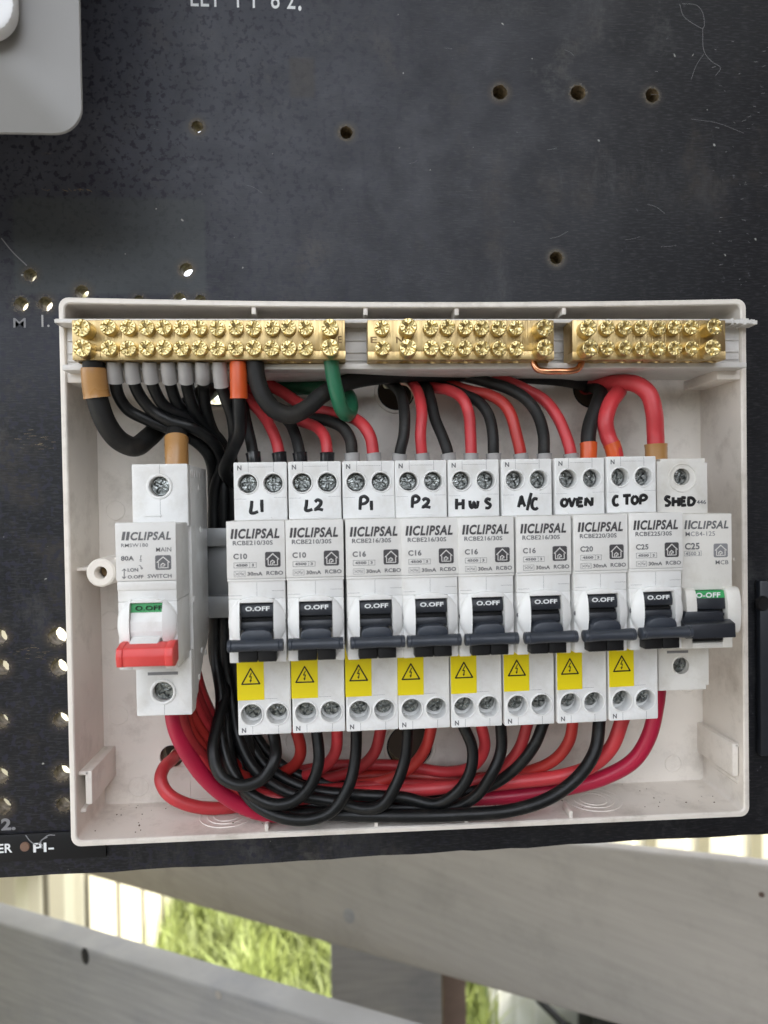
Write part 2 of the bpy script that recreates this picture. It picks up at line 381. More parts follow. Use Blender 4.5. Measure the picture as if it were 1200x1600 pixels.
def handwriting(mb, items, y, r=.6):
    for g, x0, x1, z0, z1 in items:
        for st in GL[g]:
            pts = [Vector((x0 + a * (x1 - x0), y, z0 + b_ * (z1 - z0))) for a, b_ in st]
            mb.tube(spline(pts, 5), r, M['marker'], n=8, flat=.22, rfun=lambda t: 1 - .25 * abs(t - .4))

# ------------------------------------------------------------------ surroundings (things seen around the board, plus unseen light blockers)
g = MB(); g.box(-30000, 30000, -30000, 1180, -1340, -1320, M['ground']); tag(g.build('paved_ground'), kind='structure')
g = MB(); g.box(-30000, 30000, 1180, 30000, -1330, -1316, M['soil']); tag(g.build('ground'), kind='structure')
# unseen roof slab added over the board to shade board and planks
g = MB(); g.box(-2600, 3400, -1000, 520, 950, 1010, M['roof']); tag(g.build('added_roof_eave'), 'added pale roof slab, unseen above the frame, shading the switchboard', 'roof')

g = MB(); rnd0 = random.Random(5)  # unseen hedge added behind the camera to darken what the board reflects
b = bmesh.new()
for i in range(5200):
    x = rnd0.uniform(-5200, 5200); z = -1320 + 2060 * rnd0.random(); y = -4200 + rnd0.uniform(-260, 260) * (1 - .3 * (z + 1320) / 2000); s_ = rnd0.uniform(40, 95)
    d1 = Vector((rnd0.gauss(0, 1), rnd0.gauss(0, 1), rnd0.gauss(0, 1))).normalized(); d2 = d1.orthogonal().normalized()
    c_ = Vector((x, y, z + rnd0.uniform(-60, 60))); v = [b.verts.new(c_ + d1 * s_), b.verts.new(c_ + d2 * s_ * .6), b.verts.new(c_ - d1 * s_), b.verts.new(c_ - d2 * s_ * .6)]; b.faces.new(v)
g.merge(b, M['hedge']); g.box(-5200, 5200, -4330, -4100, -1320, 640, M['hedge'], 30)
tag(g.build('added_hedge'), 'added dark green hedge, unseen behind the camera, darkening reflections in the board', 'hedge', kind='stuff')
g = MB(); g.box(720, 900, -3200, -40, -1320, 945, M['brick']); tag(g.build('added_brick_wall'), 'added dark brick wall, unseen right of the board, darkening its right side', 'wall')  # unseen wall added to darken reflections on the right of the board
# side fence with folded ribs, running away to the left of the board
fr = empty('corrugated_fence', (-700, 900, -1320))
tag(fr, 'cream ribbed steel fence running back beyond the planks at lower left', 'fence')
t0 = P(69, 1400, 1300 - 286); xF = t0.x
prof = []
yy = -400
pitch = 199
base = t0.y
k0_ = int(-700 // pitch)
for k in range(k0_, 26):
    y = base + k * pitch
    prof += [(xF, y + 4), (xF - 38, y + 22), (xF - 40, y + 50), (xF + 2, y + 84), (xF + 6, y + 122), (xF - 14, y + 138), (xF - 14, y + 165), (xF, y + 180), (xF, y + pitch - 4)]
    prof += [(xF - 30, y + pitch - 2), (xF - 30, y + pitch + 2)]
b = bmesh.new(); lo = []; hi = []
for x, y in prof: lo.append(b.verts.new((x, y, -1330))); hi.append(b.verts.new((x, y, 480)))
for i in range(len(prof) - 1): b.faces.new([lo[i], lo[i + 1], hi[i + 1], hi[i]])
r_ = bmesh.ops.extrude_face_region(b, geom=b.faces[:]); 
for v in [e for e in r_['geom'] if isinstance(e, bmesh.types.BMVert)]: v.co.x -= 2
bmesh.ops.recalc_face_normals(b, faces=b.faces[:])
mb = MB(); mb.merge(b, M['fence']); o = mb.build('fence_sheet'); o.parent = fr; o.matrix_parent_inverse = Matrix.Translation(-fr.location)
mb = MB(); mb.box(xF - 34, xF + 12, base + k0_ * pitch, base + 26 * pitch, 478, 500, M['fence'], 2); o = mb.build('top_rail')
for k in range(0, 26):
    pb_ = MB(); y = base + k * pitch; pb_.box(xF - 20, xF + 8, y - 4, y + 4, -1320, 478, M['fgap'], 1); q_ = pb_.build('fence_gap_shade', fr); q_.location = -fr.location  # thin dark strips standing in for shadowed gaps between the sheets
o.name = 'top_rail'; o.parent = fr; o.matrix_parent_inverse = Matrix.Translation(-fr.location)
# back fence on the right
bf = MB()
xs = 600
prof = []
for k in range(26):
    x = xs + k * 150; prof += [(x, 1560), (x + 20, 1580), (x + 50, 1580), (x + 70, 1560), (x + 149, 1560)]
b = bmesh.new(); lo = []; hi = []
for x, y in prof: lo.append(b.verts.new((x, y, -1330))); hi.append(b.verts.new((x, y, 300)))
for i in range(len(prof) - 1): b.faces.new([lo[i], lo[i + 1], hi[i + 1], hi[i]])
r_ = bmesh.ops.extrude_face_region(b, geom=b.faces[:])
for v in [e for e in r_['geom'] if isinstance(e, bmesh.types.BMVert)]: v.co.y += 2
bmesh.ops.recalc_face_normals(b, faces=b.faces[:]); bf.merge(b, M['fence'])
tag(bf.build('panel_fence'), 'cream panel fence seen in the bright corner right of the planks', 'fence')

# grass
b = bmesh.new(); rnd = random.Random(3)
for i in range(26000):
    x = rnd.uniform(xF + 5, 330); y = rnd.uniform(1230, 3300)
    if x > 60 and rnd.random() < .4: continue
    h = rnd.uniform(60, 190) * (1.5 if x < xF + 160 and rnd.random() < .5 else 1) * (.55 + .45 * math.sin(x * .021 + 1.3 * math.sin(y * .013)) * math.sin(y * .017) + .2); a = rnd.uniform(0, 6.28); wd = rnd.uniform(1.5, 3.5); ln = rnd.uniform(.15, .9) * h
    dx, dy = math.cos(a), math.sin(a); px_, py_ = -dy * wd, dx * wd
    p = [(x - px_, y - py_, -1318), (x + px_, y + py_, -1318), (x + px_ * .8 + dx * ln * .35, y + py_ * .8 + dy * ln * .35, -1318 + h * .6), (x - px_ * .8 + dx * ln * .35, y - py_ * .8 + dy * ln * .35, -1318 + h * .6), (x + dx * ln, y + dy * ln, -1318 + h * .95)]
    v = [b.verts.new(q) for q in p]; b.faces.new([v[0], v[1], v[2], v[3]]); b.faces.new([v[3], v[2], v[4]])
mb = MB(); mb.merge(b, M['grass']); tag(mb.build('grass'), 'long bright green grass at the foot of the cream fence', 'grass', kind='stuff')

def plank(name, label, cat, L, Rr, th, m):
    """L,R = (px, py_top, py_bottom, y) at both ends; slab of thickness th"""
    a0 = P(L[0], L[1], L[3]); a1 = P(L[0], L[2], L[3]); b0 = P(Rr[0], Rr[1], Rr[3]); b1 = P(Rr[0], Rr[2], Rr[3])
    a0.x = a1.x; b0.x = b1.x
    nrm = (b1 - a1).cross(Vector((0, 0, 1))).normalized()
    if nrm.y < 0: nrm = -nrm
    # local frame: x along the plank, so grain and knots follow it
    b = bmesh.new(); vs_ = [b.verts.new(p) for p in (a0, a1, b1, b0)]; b.faces.new(vs_)
    r = bmesh.ops.extrude_face_region(b, geom=b.faces[:])
    for v in [e for e in r['geom'] if isinstance(e, bmesh.types.BMVert)]: v.co += nrm * th
    bmesh.ops.recalc_face_normals(b, faces=b.faces[:]); bmesh.ops.bevel(b, geom=b.edges[:], offset=3.5, segments=3, affect='EDGES', profile=.5)
    mb = MB(); mb.merge(b, m); o = mb.build(name); tag(o, label, cat); return (a0, a1, b0, b1, nrm, o)
def on_plank(pl, px, py, off=0):
    a0, a1, b0, b1, nrm, o = pl; d = ray(px, py); t = (a0 - CAMP).dot(nrm) / d.dot(nrm); return CAMP + d * (t - off)
pl1 = plank('timber_plank', 'wide warm grey painted plank slanting down to the right below the board', 'plank', (-60, 1212, 1312, 1250), (1330, 1368, 1706, 200), 16, M['plank'])
pl2 = plank('timber_plank', 'blue grey weathered plank with a knot hole in the lower left corner', 'plank', (-80, 1416, 1660, 560), (1000, 1747, 2290, 200), 32, M['plank2'])
def disc_on(pl, px, py, r, m, name, off=.3, asp=1.0):
    c = on_plank(pl, px, py, off); n_ = pl[4]; u = (pl[3] - pl[1]).normalized(); v_ = Vector((0, 0, 1)); b = bmesh.new()
    mtx = Matrix((u, n_, v_)).transposed().to_4x4(); mtx.translation = c
    mb = MB(); mb.lathe([(0, -.2), (r * .75, -.6), (r, 0)], 0, 0, m, 18, Matrix.Translation(c) @ mtx.to_3x3().to_4x4() @ Matrix.Diagonal((1, 1, asp, 1)))
    o = mb.build(name); o.parent = pl[5]; return o
disc_on(pl2, 133, 1494, 5.5, M['blackp'], 'knot_hole', asp=1.6)
disc_on(pl2, 341, 1555, 4, M['plank'], 'nail_head'); disc_on(pl1, 545, 1431, 9, M['plank2'], 'nail_head'); disc_on(pl1, 1190, 1398, 2.2, M['brown'], 'nail_head')
# post and strut behind
mb = MB(); a = P(517, 1500, 760); c = P(690, 1500, 760)
n_gr = 26; pr = []
for i in range(n_gr):
    x0 = a.x + (c.x - a.x) * i / n_gr; wd = (c.x - a.x) / n_gr; pr += [(x0, 760), (x0 + wd * .55, 760), (x0 + wd * .6, 762.5), (x0 + wd * .95, 762.5)]
pr += [(c.x, 760), (c.x, 792), (a.x, 792)]
b = bmesh.new(); lo = [b.verts.new((x, y, -1320)) for x, y in pr]; hi = [b.verts.new((x, y, -430)) for x, y in pr]
b.faces.new(lo[::-1]); b.faces.new(hi)
for i in range(len(pr)): j = (i + 1) % len(pr); b.faces.new([lo[i], lo[j], hi[j], hi[i]])
bmesh.ops.recalc_face_normals(b, faces=b.faces[:]); mb.merge(b, M['plank2'])
tag(mb.build('decking_post'), 'short grey grooved board standing upright between the two slanting planks', 'post')
mb = MB(); a = P(692, 1520, 800); c = P(728, 1520, 800); mb.box(a.x, c.x, 800, 845, -1320, -430, M['brown'], 2)
tag(mb.build('timber_post'), 'narrow dark brown post right of the grooved grey board', 'post')
mb = MB(); a = P(765, 1560, 1400); c = P(925, 1560, 1400); mb.box(a.x, c.x, 1400, 1425, -1320, -880, M['sheet'], 3)
for i in range(4): mb.box(a.x + 20 + i * 45, a.x + 26 + i * 45, 1396, 1400, -1300, -900, M['sheet'])
tag(mb.build('white_crate'), 'white plastic crate half hidden under the wide grey plank', 'crate')
mb = MB(); mb.tube([P(840, 1560, 1350), P(885, 1605, 1340)], 9, M['blackp']); mb.tube([P(885, 1605, 1340), P(900, 1640, 1340)], 14, M['blackp'])
tag(mb.build('black_hose'), 'short black pipe leaning on the white crate under the plank', 'pipe')
mb = MB(); a = P(925, 1590, 1300); mb.box(a.x, a.x + 260, 1300, 1500, -1320, -960, M['blackp'], 6); tag(mb.build('black_bin'), 'black tub beside the white crate at the bottom edge', 'tub')

# ------------------------------------------------------------------ backing board
BT = 8
bl = P(0, 1372, 0); br = P(1200, 1302, 0)
sl = (br.z - bl.z) / (br.x - bl.x)
def zb(x): return bl.z + sl * (x - bl.x)
zbot = zb(-25)
xL, xR, zT = -420, 330, 330
outer = [(xL, zb(xL))]
x = xL
while x < xR:
    outer.append((x, zb(x) + random.uniform(-.35, .35))); x += random.uniform(4, 14)
outer += [(xR, zb(xR)), (xR, zT), (xL, zT)]
outer = outer[1:]
hol = []
for px, py, r in HOLES:
    p = P(px, py, 0); hol.append(circ(p.x, p.z, r * .96, 30, .06))
CAB = [(619, 612, 7.6), (925, 607, 8.2), (338, 598, 9.5), (268, 1182, 4.6), (640, 1166, 9.5)]
for px, py, r in CAB:
    p = P(px, py, 0); hol.append(circ(p.x, p.z, r * .93, 36))
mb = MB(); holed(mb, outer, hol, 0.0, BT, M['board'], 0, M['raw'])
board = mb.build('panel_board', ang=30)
tag(board, 'worn black panel board with drilled screw holes behind the white box', 'board')
# timber frame behind the right part of the board
mb = MB(); a = P(500, 300, BT); mb.box(a.x, xR, BT + .4, BT + 45, 90, 200, M['timber'], 1)
tag(mb.build('timber_batten'), 'raw timber batten behind the top of the black board, seen through drill holes', 'batten')

mb = MB(); a = P(575, 560, BT); c = P(1010, 1230, BT); mb.box(a.x, c.x, BT + 26, BT + 60, c.z, a.z, M['brown'], 1); a2 = P(225, 1130, BT); mb.box(a2.x, a.x - .1, BT + 26, BT + 60, c.z, a2.z, M['brown'], 1)  # dark panel added to block light behind the cable holes
tag(mb.build('light_block_panel'), 'added dark panel behind the board, keeping light out of the cable holes', 'timber panel')
# crumbs and burrs round the holes
mb = MB()
for (px, py, r) in HOLES:
    p = P(px, py, 0)
    for k in range(7):
        a = random.uniform(0, 6.28); rr = r * random.uniform(.98, 1.1)
        s_ = random.uniform(.1, .28); mb.lathe([(0, -.18 - s_ * .3), (s_ * .7, -.12), (s_, 0.02)], p.x + rr * math.cos(a), p.z + rr * math.sin(a), M['raw'], 6, rot=a)
o = mb.build('drill_burr', board); o['kind'] = 'stuff'
# scratches
mb = MB()
def scratch(pts, r=.16, m=None):
    mb.tube(spline([P(a, b_, 0) + Vector((0, -.01, 0)) for a, b_ in pts], 4), r, m or M['inkg'], n=6, flat=.15)
scratch([(2, 372), (20, 394), (42, 415)], .22)
scratch([(1062, 6), (1068, 25), (1085, 38), (1099, 44), (1098, 20), (1088, 8), (1066, 6)], .07)
scratch([(1098, 44), (1100, 80), (1112, 96), (1126, 106), (1118, 118)], .07); scratch([(1100, 84), (1088, 102), (1080, 124)], .06)
scratch([(1080, 186), (1120, 192), (1162, 208)], .05)
for k in range(12):
    x = random.uniform(200, 1190); y = random.uniform(5, 450); L_ = random.uniform(4, 30); dy = random.uniform(-.6, .6) * L_
    scratch([(x, y), (x + L_ / 2, y + dy * .3), (x + L_, y + dy)], random.uniform(.03, .07))
for q in range(14): x = random.uniform(62, 172); scratch([(x, 297 + random.uniform(-3, 2)), (x + random.uniform(2, 9), 297.5 + random.uniform(-2, 2))], random.uniform(.05, .13), M['raw'])
for q in range(40): x = random.gauss(48, 16); y = random.gauss(1018 if q % 2 else 690, 7); scratch([(x, y), (x + random.uniform(2, 12), y + random.uniform(-1, 1))], random.uniform(.03, .08), M['raw'])
for q in range(45):
    x = random.uniform(1110, 1200); y = random.uniform(60, 470); scratch([(x, y), (x + random.uniform(1, 6), y + random.uniform(-2, 2))], random.uniform(.03, .09), M['inkg'])
o = mb.build('scratch', board); o['kind'] = 'stuff'
def mark(s, px0, py0, px1, py1, m, y=-.06, bold=0.02, shear=0, parent=None, name='painted_lettering', y0=0):
    a = P(px0, py1, y0 + y); c = P(px1, py0, y0 + y); mb = MB(); text(mb, s, a.x, c.x, a.z, c.z, y0 + y, m, shear, bold); o = mb.build(name, parent); return o
mark('M', 21, 497, 40, 512, M['inkg'], parent=board, bold=.0); mark('1.', 65, 492, 77, 511, M['fgrey'], parent=board, bold=-.01)
mark('ELT  1 1  8 2', 298, -16, 461, 10, M['white_ink'], parent=board, bold=-.015); mark('.', 466, 9, 471, 17, M['white_ink'], parent=board)
mark('2.', 2, 1278, 24, 1298, M['inkg'], parent=board)
# engraved strip
a = P(-200, 1306, -1.2); c = P(166, 1346, -1.2)
LS = MB(); ang = math.atan(sl)
p0 = P(0, 1305, -1); p1 = P(0, 1347, -1); p2 = P(165, 1297, -1)
s2 = (p2.z - p0.z) / (p2.x - p0.x); hgt = p0.z - p1.z
mtx = Matrix.Translation((p0.x, 0, p0.z)) @ Matrix.Rotation(-math.atan(s2), 4, 'Y')
LS.box(-90, (p2.x - p0.x), -1.1, -.02, -hgt, 0, M['blackp'], .25, mtx=mtx)
strip = LS.build('label_strip'); tag(strip, 'black engraved label strip reading ER and PI at the bottom left of the board', 'label strip')
def strip_text(s, px0, py0, px1, py1):
    a = P(px0, py1, -1.12); c = P(px1, py0, -1.12); mb = MB(); text(mb, s, a.x, c.x, a.z, c.z, -1.13, M['white_ink'], 0, 0.0); mb.build('engraved_lettering', strip)
strip_text('ER', -3, 1318, 19, 1333); strip_text('PI-', 52, 1316, 84, 1332)
mb = MB(); p = P(39, 1323, -1.2); mb.lathe([(0, -1.7), (1.7, -1.65), (1.95, -1.1)], p.x, p.z, mat('brown_rivet', (.19, .11, .075), .5), 20); mb.build('rivet', strip)
mb = MB()
for pts in ([(40, 1305), (48, 1315), (58, 1320), (66, 1312)], [(66, 1312), (76, 1305), (86, 1305)], [(66, 1326), (64, 1314), (74, 1308)]):
    mb.tube(spline([P(a, b_, -1.15) for a, b_ in pts], 4), .22, M['inkg'], n=6, flat=.2)
mb.build('paint_scribble', strip)

# meter (top left) 
a = P(130, 211, -62); mt = empty('electricity_meter', (a.x, 0, a.z)); tag(mt, 'grey electricity meter with rounded corner cut off by the top left of the photo', 'meter')
x1 = a.x; z0 = a.z; x0m = x1 - 170; z1m = z0 + 210
def ring(inset, y, r): return [(x, y, z) for x, z in rrect(x0m + inset, x1 - inset, z0 + inset, z1m - inset, r, 8)]
L_ = [ring(20, -48, 8), ring(2, -60.2, 8.5), ring(.2, -61.2, 8.5), ring(0, -61.8, 8.5), ring(.3, -62.3, 8.3), ring(27, -70.5, 5), ring(27.6, -71.3, 5)]
b = bmesh.new(); rr = [[b.verts.new(p) for p in q] for q in L_]
for A, B in zip(rr, rr[1:]):
    for i in range(len(A)): j = (i + 1) % len(A); b.faces.new([A[i], A[j], B[j], B[i]])
b.faces.new(rr[-1]); b.faces.new(rr[0][::-1]); bmesh.ops.recalc_face_normals(b, faces=b.faces[:])
mb = MB(); mb.merge(b, M['meter']); mb.build('meter_cover', mt, ang=20, loc=None).location = -mt.location
mb = MB(); mq = P(112, 192, 0); mb.prism(rrect(x0m + 4, mq.x, mq.z, z1m - 4, 6), 'y', -50, -.05, M['blackp']); mb.build('meter_base', mt).location = -mt.location
c = P(22, 55, -75); mb = MB(); mb.prism(rrect(x0m + 50, c.x, c.z, z1m - 50, 9, 8), 'y', -75, -70, M['meter_hl'], 1.6); mb.build('meter_highlight', mt).location = -mt.location  # blown-out highlight built as a raised white panel

# dark device at right edge
a = P(1187, 907, -4); c = P(1190, 1183, -4)
mb = MB(); mb.box(a.x, a.x + 60, -4, -.05, c.z, a.z, M['dark'], 1.2); dv = mb.build('fuse_cover'); tag(dv, 'dark grey cover plate on the board at the right edge of the photo', 'cover plate')
p = P(1201, 945, -8); mb = MB(); mb.lathe([(0, -4.6), (2.6, -5), (3.3, -3.9)], p.x, p.z, M['blackp'], 20); mb.build('cover_screw', dv)

# ------------------------------------------------------------------ enclosure
W, H, D = 252.6, 196.8, 30.7
def bow(co):
    # top wall sags a little in the middle
    if co.z > 60: co.z -= 1.5 * (1 - (co.x / (W / 2)) ** 2) * min(1, (co.z - 60) / 35) * max(0, -co.y / D)
enc = MB()
def dens(pl, step=6):
    out = []
    for i in range(len(pl)):
        a, c = pl[i], pl[(i + 1) % len(pl)]; n_ = max(1, int(math.dist(a, c) / step))
        for k in range(n_): out.append((a[0] + (c[0] - a[0]) * k / n_, a[1] + (c[1] - a[1]) * k / n_))
    return out
th = 2.3
b = bmesh.new(); R_ = []
OI = [(0, -.05, 3.5), (0, -D + .8, 3.5), (.25, -D + .2, 3.4), (.7, -D, 3.2), (th - .4, -D, 2.2), (th, -D + .5, 2), (th + .3, -.9, 1.5)]
N0 = None
for ins, y, r in OI:
    x0, x1, z0, z1 = -W / 2 + ins, W / 2 - ins, -H / 2 + ins, H / 2 - ins
    pl = rrect(x0, x1, z0, z1, r, 5)
    full = []
    for i in range(len(pl)):
        a, c = pl[i], pl[(i + 1) % len(pl)]; n_ = 24 if math.dist(a, c) > 30 else 1
        for k in range(n_): full.append((a[0] + (c[0] - a[0]) * k / n_, a[1] + (c[1] - a[1]) * k / n_))
    R_.append([b.verts.new((x, y, z)) for x, z in full])
for A, B in zip(R_, R_[1:]):
    for i in range(len(A)): j = (i + 1) % len(A); b.faces.new([A[i], A[j], B[j], B[i]])
for v in b.verts: bow(v.co)
bmesh.ops.recalc_face_normals(b, faces=b.faces[:])
enc.merge(b, M['box'])
hol2 = []
for px, py, r in CAB:
    p = P(px, py, -1); hol2.append(circ(p.x, p.z, r, 40))
holed(enc, rrect(-W / 2 + 1, W / 2 - 1, -H / 2 + 1, H / 2 - 1, 2), hol2, -1.2, -.05, M['box'])
# ring lips round the holes, moulded circles on floor
for (px, py, r) in CAB[:1] + CAB[2:3] + CAB[4:]:
    p = P(px, py, -1); enc.lathe([(r + .05, -.6), (r + .05, -2.1), (r + 1.1, -2.1), (r + 1.5, -1.15)], p.x, p.z, M['box'], 40)
for px, py, r in ((184, 1118, 4), (1073, 630, 3.9), (1052, 1193, 3.6), (1074, 1070, 3.6), (216, 1230, 4), (180, 798, 3.8), (172, 970, 3.8), (465, 1160, 5)):
    p = P(px, py, -1.2); enc.lathe([(r - .35, -1.15), (r - .25, -1.42), (r, -1.42), (r + .15, -1.15)], p.x, p.z, M['box'], 30)
# rectangular moulding lines on the floor bottom left and bottom centre
for x0, z0, x1, z1 in ((262, 1198, 392, 1200), (296, 1200, 298, 1252), (250, 1250, 392, 1252), (452, 1168, 560, 1170)):
    a = P(x0, z0, -1.2); c = P(x1, z1, -1.2); enc.box(a.x, c.x, -1.5, -1.1, c.z, a.z, M['box'], .1)
a = P(463, 592, -2); c = P(500, 599, -2); enc.box(a.x, c.x, -2.4, -1.1, c.z, a.z, M['box'], .5)
# knockout rings in the bottom wall
zfl = -H / 2 + th
for px, py, r in ((352, 1284, 10.5), (480, 1294, 11), (925, 1247, 11), (800, 1268, 10)):
    p = PZ(px, py, zfl); p.y = max(-18, min(-12, p.y))
    for q in (r, r * .72, r * .5):
        b = bmesh.new(); rings = []
        for rad, zz in ((q - .6, -.2), (q - .45, .35), (q, .35), (q + .2, -.2)):
            rings.append([b.verts.new((p.x + rad * math.cos(t * math.pi / 24), -15 + rad * math.sin(t * math.pi / 24), zfl + zz)) for t in range(48)])
        for A, B in zip(rings, rings[1:]):
            for i in range(48): j = (i + 1) % 48; b.faces.new([A[i], A[j], B[j], B[i]])
        bmesh.ops.recalc_face_normals(b, faces=b.faces[:]); enc.merge(b, M['box'])
rd = random.Random(11)
for k in range(70):
    x = rd.uniform(-118, 118) if k % 3 else rd.choice((-1, 1)) * rd.uniform(95, 120); y = -rd.uniform(1.5, 26); s_ = rd.uniform(.12, .42)
    b = bmesh.new(); bmesh.ops.create_icosphere(b, subdivisions=1, radius=s_)
    for v in b.verts: v.co *= rd.uniform(.6, 1.2)
    enc.merge(b, M['grit'], Matrix.Translation((x, y, zfl + s_ * .5)))
box = enc.build('enclosure_base')
tag(box, 'open white plastic switchboard box on the black board, holding breakers and brass bars', 'enclosure')
# ribs near the rim
for px, py in ((417, 1290), (588, 1287), (728, 1283), (891, 1272)):
    p = P(px, py, -D + 2); mb = MB(); mb.box(p.x - .7, p.x + .7, -D + .8, -D + 9, zfl - .3, zfl + 2.6, M['box'], .3); mb.build('rib', box)
for px in (397, 571, 713, 880):
    p = P(px, 490, -D + 2); zt = H / 2 - th - 1.4 * (1 - (p.x / 126) ** 2); mb = MB(); mb.box(p.x - .8, p.x + .8, -D + .8, -D + 10, zt - 2.6, zt + .5, M['box'], .3); mb.build('rib', box)
# clip brackets on the side walls
for s, px, w0 in ((1, 1149, 1), (-1, 138, 1)):
    yF = -D + 3
    p = P(px, 1162 if s > 0 else 1205, yF); q = P(px, 1213 if s > 0 else 1257, yF); xw = s * (W / 2 - th)
    mb = MB(); xa, xb = sorted((p.x - 1.2, p.x + 1.2)); mb.box(xa, xb, yF, -1, q.z, p.z, M['box'], .35)
    xa, xb = sorted((p.x, xw)); mb.box(xa, xb, yF, -1, p.z - 1.5, p.z - .1, M['box'], .3)
    q2 = P(px, 1224 if s > 0 else 1268, yF); mb.box(xa + (1.5 if s > 0 else 0), xb - (0 if s > 0 else 1.5), yF + 1, -1, q2.z - .8, q2.z + .8, M['box'], .3); mb.build('clip_bracket', box)
# mounting boss left
p = P(157, 895, -40); mb = MB()
mb.lathe([(2.0, -34), (2.0, -39.4), (2.3, -40), (4.3, -40), (4.9, -39.4), (5.0, -30), (5.0, -1)], p.x, p.z, M['box'], 36)
mb.box(p.x + 1, p.x + 16, -33, -2, p.z + 1.5, p.z + 4.6, M['box'], .4); mb.lathe([(0, -32), (2.05, -33)], p.x, p.z, M['brassd'], 20)
mb.box(-W / 2 + th, p.x - 3, -25, -2, p.z - .6, p.z + .6, M['box'], .2); mb.build('mounting_boss', box)
p = P(1154, 873, -24); mb = MB(); mb.box(p.x - 3, W / 2 - th + .3, -25.5, -23.5, p.z - .7, p.z + .7, M['box'], .4); mb.build('wall_pin', box)
# carrier for the brass bars
mb = MB(); YB = -33.0
t_ = P(600, 499, YB - 4).z; bt = P(600, 573, YB - 2).z
tz = P(600, 503, YB - 3)
zt = tz.z; zbm = P(600, 577, YB - 3).z; zl = P(600, 568, YB - 3).z
xa = P(89, 500, YB - 2).x; xb = P(1166, 500, YB - 2).x
mb.box(-W / 2 + th, W / 2 - th, YB + 3.5, YB + 6, zbm + 1, zt - .2, M['boxtrim'], .2)
for zz in (.25, .42, .68): mb.box(-W / 2 + th + .5, W / 2 - th - .5, YB + 2.9, YB + 3.6, zbm + (zt - zbm) * zz, zbm + (zt - zbm) * zz + .7, M['boxtrim'], .15)
mb.box(xa, P(1135, 500, YB).x, YB - 4, YB + 3.6, zt - .6, zt + .9, M['boxtrim'], .3)
mb.box(P(97, 575, YB - 3.5).x, P(1167, 575, YB - 3.5).x, YB - 3.5, YB + 3.6, zbm, zbm + 2.0, M['boxtrim'], .35)
mb.box(-W / 2 + th, W / 2 - th, YB + 3, -8, zbm + .3, zbm + 1.2, M['boxtrim'], .2)
for s in (-1, 1): mb.box(*(sorted((s * (W / 2 - th), s * (W / 2 - th - 9)))), YB + 3, -4, zbm - 3.2, zbm + .4, M['box'], .3)
# rough cut right tail
x = P(1135, 500, YB).x; xe = P(1173, 500, YB).x
while x < xe:
    d_ = random.uniform(.5, 1.1); mb.box(x - .1, x + d_, YB - 4 + random.uniform(0, .6), YB + 2, zt - .7 + random.uniform(-.5, .3), zt + .8 + random.uniform(-.4, .5), M['boxtrim'], .1, 1); x += d_
x = xa
for k in range(5): mb.box(x - random.uniform(0, .5), x + .8, YB - 3.6, YB + 2, zt - .6 + k * .25, zt - .3 + k * .25, M['boxtrim'], .08, 1)
mb.build('bar_carrier', box)
# din rail
mb = MB()
zr1 = P(340, 825, -19).z; zr2 = P(340, 850, -19).z; zr3 = P(340, 935, -19).z; zr4 = P(340, 965, -19).z
mb.box(-107, 104, -20, -19, zr2 - .8, zr1, M['rail'], .3); mb.box(-107, 104, -20, -19, zr4, zr3 + .8, M['rail'], .3)
mb.box(-107, 104, -19.2, -13.6, zr2 - .9, zr2, M['rail'], .2); mb.box(-107, 104, -19.2, -13.6, zr3, zr3 + .9, M['rail'], .2)
mb.box(-107, 104, -14.2, -13.2, zr3, zr2, M['rail'], .1)
for x in (-104, 95): mb.box(x, x + 8, -13.3, -1, zr3 + 2, zr2 - 2, M['box'], .5)
mb.build('mounting_rail', box)

# ------------------------------------------------------------------ brass bars
def screw_mesh(R, hgt, seed, m):
    """combination-slot brass clamp screw, head at y=-hgt"""
    rn = random.Random(seed); n = 56; rings = [0, .12, .22, .32, .42, .52, .62, .72, .82, .9, .96, 1.0]
    b = bmesh.new(); vr = []; rot = rn.uniform(0, 1.6)
    for fr_ in rings:
        r = R * fr_; ring_ = []
        for k in range(n):
            a = 2 * math.pi * k / n; x, z = r * math.cos(a), r * math.sin(a)
            xr, zr = x * math.cos(rot) - z * math.sin(rot), x * math.sin(rot) + z * math.cos(rot)
            d = 0
            cw = .27 * R * (1 - .45 * fr_)
            if (abs(xr) < cw or abs(zr) < cw) and fr_ < .72: d = 1.15 * (1 - fr_ * .9)
            if fr_ <= .12: d = 1.2
            if fr_ > .45 and min(abs(xr), abs(zr)) < R * .085 and fr_ < .97: d = max(d, .45)
            # radial nicks
            q = (a * 12 / (2 * math.pi) + .3) % 1
            if .55 < fr_ < .9 and q < .2: d = max(d, .2)
            d += .04 * rn.random()
            y = -hgt + d + (.25 if fr_ == 1.0 else (.06 if fr_ > .95 else 0))
            ring_.append(b.verts.new((x, y, z)))
        vr.append(ring_)
        if fr_ == 0:
            c0 = ring_[0]
            for v in ring_[1:]: b.verts.remove(v)
            vr[-1] = [c0]
    for fr_, y in ((1.0, -hgt + .55), (1.0, -hgt + .8), (1.0, 0.3)):
        vr.append([b.verts.new((R * fr_ * math.cos(2 * math.pi * k / n), y, R * fr_ * math.sin(2 * math.pi * k / n))) for k in range(n)])
    for A, B in zip(vr, vr[1:]):
        for k in range(n):
            q = (k + 1) % n
            if len(A) == 1: b.faces.new([A[0], B[q], B[k]])
            else: b.faces.new([A[k], A[q], B[q], B[k]])
    bmesh.ops.recalc_face_normals(b, faces=b.faces[:])
    mb = MB(); mb.merge(b, m); o = mb.build('tmp'); me = o.data; bpy.data.objects.remove(o); return me
SM = [screw_mesh(2.62, 2.9, s, M['brass2']) for s in range(5)]
